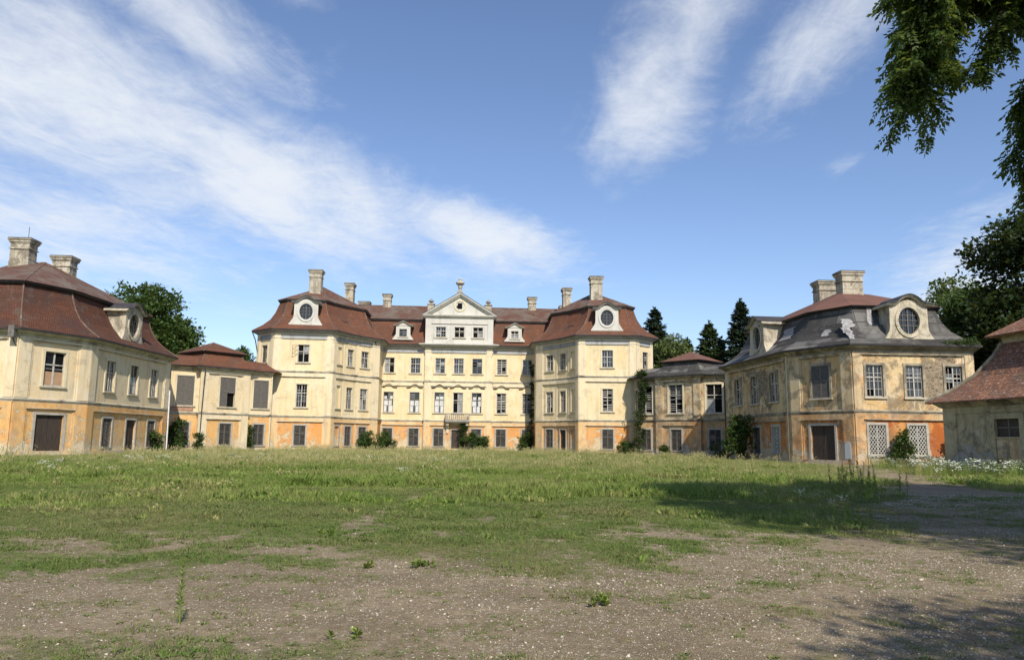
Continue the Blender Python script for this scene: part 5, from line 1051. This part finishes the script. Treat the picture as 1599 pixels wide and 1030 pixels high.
def conifer(label, x, y, H, R0, mat, seed, nper=1.0, z0=3):
    r = np.random.default_rng(seed); e = empty('spruce', label, 'conifer', (x, y, 0), 0, 'conifers behind the palace'); C = []; D = []; LL = []
    m = MB(); m.tube([(0, 0, -.2), (0, 0, H * .5), (0, 0, H - .3)], .35, 'bark', 8, [.4, .22, .03]); z = z0; 
    while z < H - .3:
        f = (z - z0) / (H - z0); rad = R0 * (1 - f) ** .72 * r.uniform(.78, 1.12) + .15; nb = int((5 + 8 * (1 - f)) * nper)
        for k in range(nb):
            a = r.random() * 6.283; L = rad * r.uniform(.62, 1.1); n = int(22 + 34 * L / 2); s_ = r.random(n) ** .7; dr = -.28 + .5 * f
            bx, by = math.cos(a), math.sin(a); zz = z + s_ * L * dr + .25 * s_ * s_ * L * .5; w = (.16 + .34 * (1 - s_)) * L * .55; o_ = r.normal(0, 1, n) * w
            C.append(np.stack([bx * s_ * L - by * o_, by * s_ * L + bx * o_, zz - np.abs(o_) * .25 - r.random(n) * .22], -1)); dd = np.stack([bx + r.normal(0, .5, n) - by * np.sign(o_) * .8, by + r.normal(0, .5, n) + bx * np.sign(o_) * .8, -.45 + r.normal(0, .3, n)], -1); D.append(dd); LL.append(np.full(n, .26 + .16 * (1 - f)))
            if k % 3 == 0: m.tube([(0, 0, z), (bx * L * .5, by * L * .5, z + L * .5 * dr), (bx * L * .9, by * L * .9, z + L * dr * .8)], .03, 'twig', 4, [.06, .035, .01], False)
        z += r.uniform(.3, .5) + .25 * (1 - f)
    n = 30; C.append(np.stack([r.normal(0, .1, n), r.normal(0, .1, n), H - r.random(n) * 1.2], -1)); D.append(np.stack([r.normal(0, .5, n), r.normal(0, .5, n), np.full(n, .7)], -1)); LL.append(np.full(n, .3))
    C, D, LL = np.concatenate(C), np.concatenate(D), np.concatenate(LL); D /= np.linalg.norm(D, axis=1, keepdims=True)
    V, F_ = leaf_quads(C, D, rdir(r, len(C)) * .5 + np.array([0, 0, 1.]), LL * r.uniform(.8, 1.6, len(C)) * 1.5, LL * .5); o = link(bpy.data.objects.new('crown', mesh_np('crown', V, F_, [mat]))); o.parent = e
    m.build('trunk', e, smooth=True)
conifer('dark bluish conifer close behind the right tower of the palace', 25.3, 135, 25.2, 6.0, 'needle_dark', 21, 1.5)
conifer('shortest dark conifer, in the middle of the row', 32.6, 142, 20.9, 5.0, 'needle_dark', 22, 1.3)
conifer('yellow-green conifer with a broad skirt, between two dark ones', 35.0, 135, 22.8, 5.6, 'needle_green', 23, 1.6)
conifer('tallest dark conifer, just left of the tower dormer of the right pavilion', 39.2, 130, 25.9, 5.8, 'needle_dark', 24, 1.5)
conifer('light green side spire growing against the yellow-green conifer', 37.4, 136.5, 20.3, 4.2, 'needle_green', 25, 1.3)
RB = 'tall trees beyond the outbuilding'
tree('broadleaf_tree', 'pale green spreading tree rising behind the black felt roof of the right pavilion', (57, 92, 0), 9, lobes(57, 92, 5, 21.8, 7.5, 14, 950, 31), 28, 1.1, .48, 'leaf_pale', .5, RB, 31)
tree('broadleaf_tree', 'mid green tree behind the outbuilding, left of the darkest one', (47.5, 76, 0), 8, lobes(47.5, 76, 4, 16.8, 6.0, 11, 700, 32), 26, 1.0, .42, 'leaf_broad', .45, RB, 32)
tree('broadleaf_tree', 'tall dark tree towering over the outbuilding at the right edge', (44.5, 64.5, 0), 10, lobes(44.5, 64.5, 4, 22.8, 5.8, 14, 1300, 33), 28, 1.05, .40, 'leaf_dark', .6, RB, 33)

# the big ash on the right whose boughs hang into the picture: compound leaves on drooping twigs
def ash(label, base, H, twigs, masses, seed, mat='leaf_ash'):
    r = np.random.default_rng(seed); e = empty('ash_tree', label, 'tree', base, 0); B0 = Vector(base); m = MB()
    m.tube([(0, 0, -.2), (0, 0, .8), (.05, 0, H * .3), (0, .1, H * .62), (.1, 0, H * .9)], .5, 'bark', 12, [.75, .52, .42, .3, .1])
    VV = []; n0 = 0; FF = []
    def leaves(P_, D_, k_=1.):
        """one pinnate leaf per point: a drooping stalk with paired leaflets"""
        nonlocal n0
        n = len(P_); L = r.uniform(.20, .34, n) * k_; D_ = D_ / np.linalg.norm(D_, axis=1, keepdims=True); sd = np.cross(D_, np.array([0, 0, 1.]) + rdir(r, n) * .35); sd /= np.linalg.norm(sd, axis=1, keepdims=True)
        for k in range(5):
            f = .25 + .18 * k; c = P_ + D_ * (L * f).reshape(-1, 1) + np.array([0, 0, -1.]) * (L * f * f * .35).reshape(-1, 1)
            for sg in (-1, 1):
                d = D_ * .55 + sd * sg + np.array([0, 0, -.35]) + r.normal(0, .12, (n, 3)); d /= np.linalg.norm(d, axis=1, keepdims=True)
                V, F_ = leaf_quads(c, d, np.cross(sd, D_) + r.normal(0, .3, (n, 3)), np.full(n, .115 * k_) * r.uniform(.8, 1.2, n), np.full(n, .027 * k_)); VV.append(V); FF.append(F_ + n0); n0 += len(V)
        V, F_ = leaf_quads(P_ + D_ * (L * .98).reshape(-1, 1) - np.array([0, 0, 1.]) * (L * .3).reshape(-1, 1), D_ + np.array([0, 0, -.4]), sd, np.full(n, .12 * k_), np.full(n, .028 * k_)); VV.append(V); FF.append(F_ + n0); n0 += len(V)
    for path, nt_, ln, lv in [([(a_ + .15, b_, c_ + .75) for a_, b_, c_ in p_], n__, l__, v__) for p_, n__, l__, v__ in twigs]:       # visible boughs: a path, side twigs, leaves at their ends
        pts = [Vector(p) - B0 for p in path]; k = len(pts); m.tube(pts, .05, 'twig', 7, [.11 * (1 - i / k) + .012 for i in range(k)])
        seg = [(pts[i + 1] - pts[i]).length for i in range(k - 1)]; tot = sum(seg)
        for j in range(nt_):
            s_ = tot * (.22 + .78 * (j + r.random()) / nt_); i = 0
            while i < k - 2 and s_ > seg[i]: s_ -= seg[i]; i += 1
            p0 = pts[i].lerp(pts[i + 1], min(1, s_ / seg[i])); dd = Vector(rdir(r, 1)[0]); dd.z = dd.z * .5 - .35; dd = (dd + (pts[i + 1] - pts[i]).normalized() * .55).normalized(); l = ln * r.uniform(.5, 1.15); p1 = p0 + dd * l * .5 + Vector((0, 0, .03)); p2 = p0 + dd * l + Vector((0, 0, -.28 * l))
            m.tube([p0, p1, p2], .01, 'twig', 5, [.018, .011, .004], False)
            q = r.random((lv, 1)) ** .8; a0, a1, a2 = np.array(p0), np.array(p1), np.array(p2); P_ = (1 - q) ** 2 * a0 + 2 * q * (1 - q) * a1 + q * q * a2 + r.normal(0, .035, (lv, 3)); D_ = np.array(dd) * .7 + rdir(r, lv) * .9 + np.array([0, 0, -.45]); leaves(P_, D_)
    for cx, cy, cz, a, b2, c, n in masses:
        d = rdir(r, n); P_ = np.array([cx, cy, cz]) - np.array(base) + d * np.array([a, b2, c]) * (r.random((n, 1)) ** .35) * (1 + .18 * np.sin(7 * d[:, :1] + 5 * d[:, 2:])); P_ = np.repeat(P_, 7, 0) + r.normal(0, .22, (n * 7, 3)); leaves(P_, rdir(r, len(P_)) + np.array([0, 0, -.5]), 1.9 if a > 1.85 else 1.)
        q = Vector((cx, cy, cz)) - B0; s0 = Vector((0, 0, min(H * .8, max(H * .3, q.z - 2.5)))); mid = (s0 + q) / 2 + Vector((0, 0, .7)); m.tube([s0, mid, q], .1, 'bark', 8, [.26, .17, .07])
        for k in range(4): e2 = q + Vector(rdir(r, 1)[0] * np.array([a, b2, c]) * .9); m.tube([q, (q + e2) / 2 + Vector((0, 0, .15)), e2], .03, 'twig', 5, [.07, .04, .01])
    o = link(bpy.data.objects.new('crown', mesh_np('crown', np.concatenate(VV), np.concatenate(FF), [mat]))); o.parent = e; m.build('trunk', e, smooth=True); return e
ash('dark leafy tree whose boughs hang down into the upper right corner', (18.5, 8.0, 0), 17,
    [([(13.8, 12.5, 13.4), (11.3, 13.5, 12.2), (9.1, 14.0, 11.0), (8.0, 14, 9.9), (7.75, 14.1, 8.8), (7.7, 14.2, 7.75)], 120, .85, 24),
     ([(12.3, 13.0, 12.6), (9.8, 13.6, 11.8), (8.3, 13.8, 10.7), (7.6, 13.9, 9.9)], 90, .9, 24),
     ([(12.8, 14, 12.2), (10.5, 14.6, 11.4), (9.1, 14.7, 10.3), (8.5, 14.6, 9.3), (8.2, 14.6, 8.7)], 70, .7, 22),
     ([(12, 14.6, 11.2), (10.5, 14.3, 10.4), (9.55, 14.1, 9.6), (9.15, 14.1, 8.7), (8.95, 14.1, 8.15)], 22, .36, 16),
     ([(13.5, 14, 11.5), (11.5, 14.4, 10.9), (10.4, 14.5, 10.2), (10.0, 14.5, 9.6)], 34, .5, 18),
     ([(14.5, 15, 10.9), (12.2, 15.5, 10.0), (11.2, 15.6, 8.9), (10.9, 15.6, 7.8), (10.8, 15.6, 6.9), (10.75, 15.6, 6.3)], 60, .6, 20)],
    [(10.4, 13.2, 12.5, 1.6, 1.2, .8, 300), (8.9, 13.9, 11.5, .9, .8, .5, 110), (8.3, 14.0, 10.6, .45, .5, .5, 50), (14, 11, 13, 4, 3.6, 2.6, 250), (12.5, 4.0, 13, 4.2, 3.6, 2.6, 250), (18.5, 8, 16, 4.5, 4, 2.5, 520), (10.6, 4.2, 14.4, 2.4, 3, 1.8, 90), (21, 10, 12, 4, 3.5, 3, 420), (16.5, 1, 14, 4, 3, 3, 300), (17, 14, 12.5, 3.4, 2.8, 2, 380), (19, 5, 11.5, 4, 3.5, 2.5, 420), (9.6, 6.0, 13.2, 1.6, 2.0, 1.0, 30), (18.5, -2.5, 12.5, 4.2, 3, 3, 360), (22, 15, 13, 4, 3, 2.5, 380)], 51)
tree('lime_tree', 'tall tree behind the viewer that throws the dappled shade at the lower right', (13.5, -9.5, 0), 7, [(7.3, -3.6, 9.2, 1.5, 1.3, .8, 60), (9.6, -4.6, 9.8, 2.4, 2.0, 1.6, 150), (13.5, -9.5, 12, 4, 3.6, 3, 240), (6.3, -3.9, 8.6, 1.1, .9, .5, 22), (11.6, 1.2, 9.6, 1.6, 1.6, 1.2, 80), (12.5, -4.0, 9.5, 2.2, 2, 1.6, 110), (8.6, -2.0, 8.6, .8, .8, .4, 18)], 24, .75, .17, 'leaf_broad', .42, None, 61)

def shrub(name, label, x, y, w, dpt, h, n, seed, mat='leaf_shrub', leaf=.19, cat='bush', z0=.0, blobs=None, group=None):
    r = np.random.default_rng(seed); bl = blobs or [(x + r.uniform(-.42, .42) * w, y + r.uniform(-.35, .35) * dpt, z0 + h * (.15 + .7 * r.random() ** 1.3), w * r.uniform(.10, .26), dpt * .3, h * r.uniform(.12, .26), n // 10) for _ in range(13)]
    return tree(name, label, (x, y, 0), h * .45, bl, 16, .30, leaf, mat, .06, group, seed, cat, .1, 'twig', .45)
EB = 'elder bushes growing against the walls'
def sh(u, v): return W(u, v)
for nm, lab, (x, y), w, d, h, n, s_ in (('elder_bush', 'broad elder bush at the foot of the left tower beside the white drainpipe', sh(-12.6, 6.6), 5.4, 2.2, 3.6, 330, 1), ('elder_bush', 'dark bush in the corner between the left tower and the facade', sh(-9.9, 1.4), 2.4, 1.6, 3.0, 110, 2),
        ('elder_bush', 'rounded elder bush right of the palace door under the balcony', sh(2.6, 1.6), 3.6, 1.8, 2.6, 210, 3), ('elder_bush', 'bush in the corner right of the last facade window', sh(9.9, 1.4), 2.2, 1.6, 3.1, 130, 4),
        ('elder_bush', 'dense bush between left pavilion and gallery behind the white pipe', sh(-31.4, 25.6), 3.6, 2.0, 3.9, 240, 5), ('elder_bush', 'small bush by the lower window of the left gallery', sh(-24.7, 17.9), 1.1, .8, 2.9, 60, 6),
        ('elder_bush', 'tall dark bush against the side wall of the right pavilion', sh(28.3, 38.6), 3.3, 1.9, 4.6, 330, 7), ('elder_bush', 'low bush beside the tall one, near the leaning plank', sh(28.6, 32.6), 2.4, 1.3, 1.9, 90, 8),
        ('elder_bush', 'leafy sapling between the two white lattice grilles', sh(35.9, 53.1), 1.5, .8, 3.1, 90, 9), ('elder_bush', 'low creeper at the foot of the right tower left of the ivy', sh(22.0, 15.6), 2.9, 1.2, 1.7, 100, 10), ('elder_bush', 'small dark bush where the outbuilding meets the right pavilion', sh(40.6, 53.4), 1.7, .9, 2.2, 60, 11),
        ('elder_bush', 'little green plant under the middle window of the right gallery', sh(25.3, 20.0), .9, .7, 1.5, 40, 12), ('elder_bush', 'small bush at the corner of the left pavilion doorway', sh(-28.9, 34.8), 1.4, .9, 2.8, 60, 13), ('elder_bush', 'tiny bush beside the left gallery drainpipe', sh(-28.2, 24.4), 1.0, .8, 2.2, 46, 14)):
    shrub(nm, lab, x, y, w, d, h, n, 200 + s_, 'leaf_shrub' if s_ not in (7, 11, 4, 9) else 'leaf_broad', group=EB)
def climber(label, pts, n, seed):
    r = np.random.default_rng(seed); bl = []
    for (u, v, z, a, h) in pts: x, y = W(u, v); bl.append((x, y, z, a, .35, h, n))
    x, y = W(pts[0][0], pts[0][1]); return tree('ivy', label, (x, y, 0), pts[-1][2], bl, 16, .26, .17, 'leaf_ivy', .05, 'ivy on the walls', seed, 'climber', .25, 'twig', .5)
climber('ivy column climbing the right gallery wall beside the tower', [(22.7, 17.1, 1.0, .8, 1.2), (22.9, 17.0, 3.0, .7, 1.3), (23.0, 17.0, 5.0, .75, 1.2), (23.1, 17.1, 7.0, .7, 1.1), (23.4, 17.3, 8.7, .8, .8), (23.2, 17.3, 10.0, .6, .5)], 42, 301)
climber('ivy over the palace doorway and balcony bracket', [(.85, .9, .9, .55, .9), (.8, .9, 2.4, .6, 1.0), (.9, .9, 3.6, .75, .7)], 34, 302)
climber('thin ivy in the corner where the facade meets the right tower', [(10.6, .5, 3.4, .5, 1.0), (10.7, .5, 5.2, .4, 1.1), (10.8, .4, 7.4, .3, 1.2), (10.8, .4, 9.6, .25, 1.1), (10.8, .4, 11.8, .2, 1.0)], 18, 303)

# ------------------------------------------------------------------ single weeds near the viewer
def stalk(name, label, x, y, H, nl, ll, seed, stems=1, spread=0., mat='blade_lawn', group=None, lw=.16, cat='weed'):
    r = np.random.default_rng(seed); e = empty(name, label, cat, (x, y, float(gh_(np.array([x]), np.array([y]))[0])), 0, group); m = MB(); VV = []; FF = []; n0 = 0
    for s_ in range(stems):
        bx, by = r.normal(0, spread, 2); h = H * r.uniform(.65, 1.05) if stems > 1 else H; lx, ly = r.normal(0, .04 * h, 2); pts = [Vector((bx, by, -.03)), Vector((bx + lx * .3, by + ly * .3, h * .5)), Vector((bx + lx, by + ly, h))]; m.tube(pts, .004, mat, 5, [.006 + .004 * H, .004 + .002 * H, .002])
        t_ = r.random(nl) ** .8; a = r.random(nl) * 6.283; P_ = np.stack([bx + lx * t_, by + ly * t_, h * (.06 + .94 * t_)], -1); D = np.stack([np.cos(a), np.sin(a), .35 + .9 * t_], -1); D /= np.linalg.norm(D, axis=1, keepdims=True); L = ll * (1.15 - .75 * t_) * r.uniform(.7, 1.2, nl)
        V, F_ = leaf_quads(P_, D, np.tile([0, 0, 1.], (nl, 1)) + r.normal(0, .2, (nl, 3)), L, L * lw); VV.append(V); FF.append(F_ + n0); n0 += len(V)
    m.build('stem', e, smooth=True); o = link(bpy.data.objects.new('leaves', mesh_np('leaves', np.concatenate(VV), np.concatenate(FF), [mat]))); o.parent = e
stalk('tall_weed', 'single tall upright weed standing in the gravel at the lower left', -2.83, 6.91, .56, 110, .075, 1, lw=.11)
stalk('tall_weed', 'dark cluster of tall weed stalks at the edge of the lawn near the drive', 11.2, 25.9, 1.15, 60, .13, 2, 16, .45, 'blade_lawn', lw=.14)
stalk('tall_weed', 'shorter weed stalks just right of the dark cluster', 11.9, 25.4, .8, 50, .12, 3, 7, .3, 'blade_lawn', lw=.14)
for i, (x, y, H, st, lab) in enumerate([(-1.1, 10.0, .11, 9, 'leafy green clump in the lawn edge left of centre'), (-1.75, 9.9, .08, 6, 'small leafy clump left of the bigger one'), (.95, 7.9, .09, 8, 'small tuft of green on the gravel right of centre'), (-2.95, 12.9, .18, 7, 'bright tuft at the left of the bare patch'), (.6, 16.4, .2, 10, 'green tuft in the worn middle of the lawn'), (2.4, 16.6, .22, 14, 'wide green tuft right of the worn middle'), (7.5, 17.6, .3, 20, 'rank weeds at the shady lawn corner'), (-1.35, 6.6, .07, 3, 'tiny dark sprig low in the foreground')]):
    stalk('weed_clump', lab, x, y, H, 16, .075, 20 + i, st, .07 + .04 * (st > 9) + .2 * (st > 15), 'blade_lawn', 'weed clumps on the lawn', .24)
# leaning planks near the right gallery
def plank(label, a, b2, w): m = MB(); m.tube([a, b2], w, 'weathered_wood', 4); o = m.build('wooden_plank'); tag(o, label, 'plank', 'loose planks')
a = W(28.6, 30.2); b_ = W(29.6, 33.6); plank('long grey plank leaning on the wall by the tall bush', (a[0], a[1], 0), (b_[0] - .35, b_[1], 3.4), .07)
a = W(28.5, 24.3); plank('short pale post standing by the foot of the right gallery', (a[0], a[1], 0), (a[0] + .25, a[1] + .2, 1.4), .08)

x_, y_ = W(41.3, 52.9); tree('roof_weed', 'weeds rooted in the gutter below the round dormer of the black-roofed pavilion', (x_, y_, 9.6), .2, [(x_, y_, 9.8, .9, .3, .3, 30), (x_ + .9, y_, 9.9, .7, .3, .28, 26), (x_ - .9, y_, 9.75, .5, .2, .18, 12)], 14, .22, .13, 'leaf_shrub', .03, None, 401, 'weed', 0, 'twig', .4)
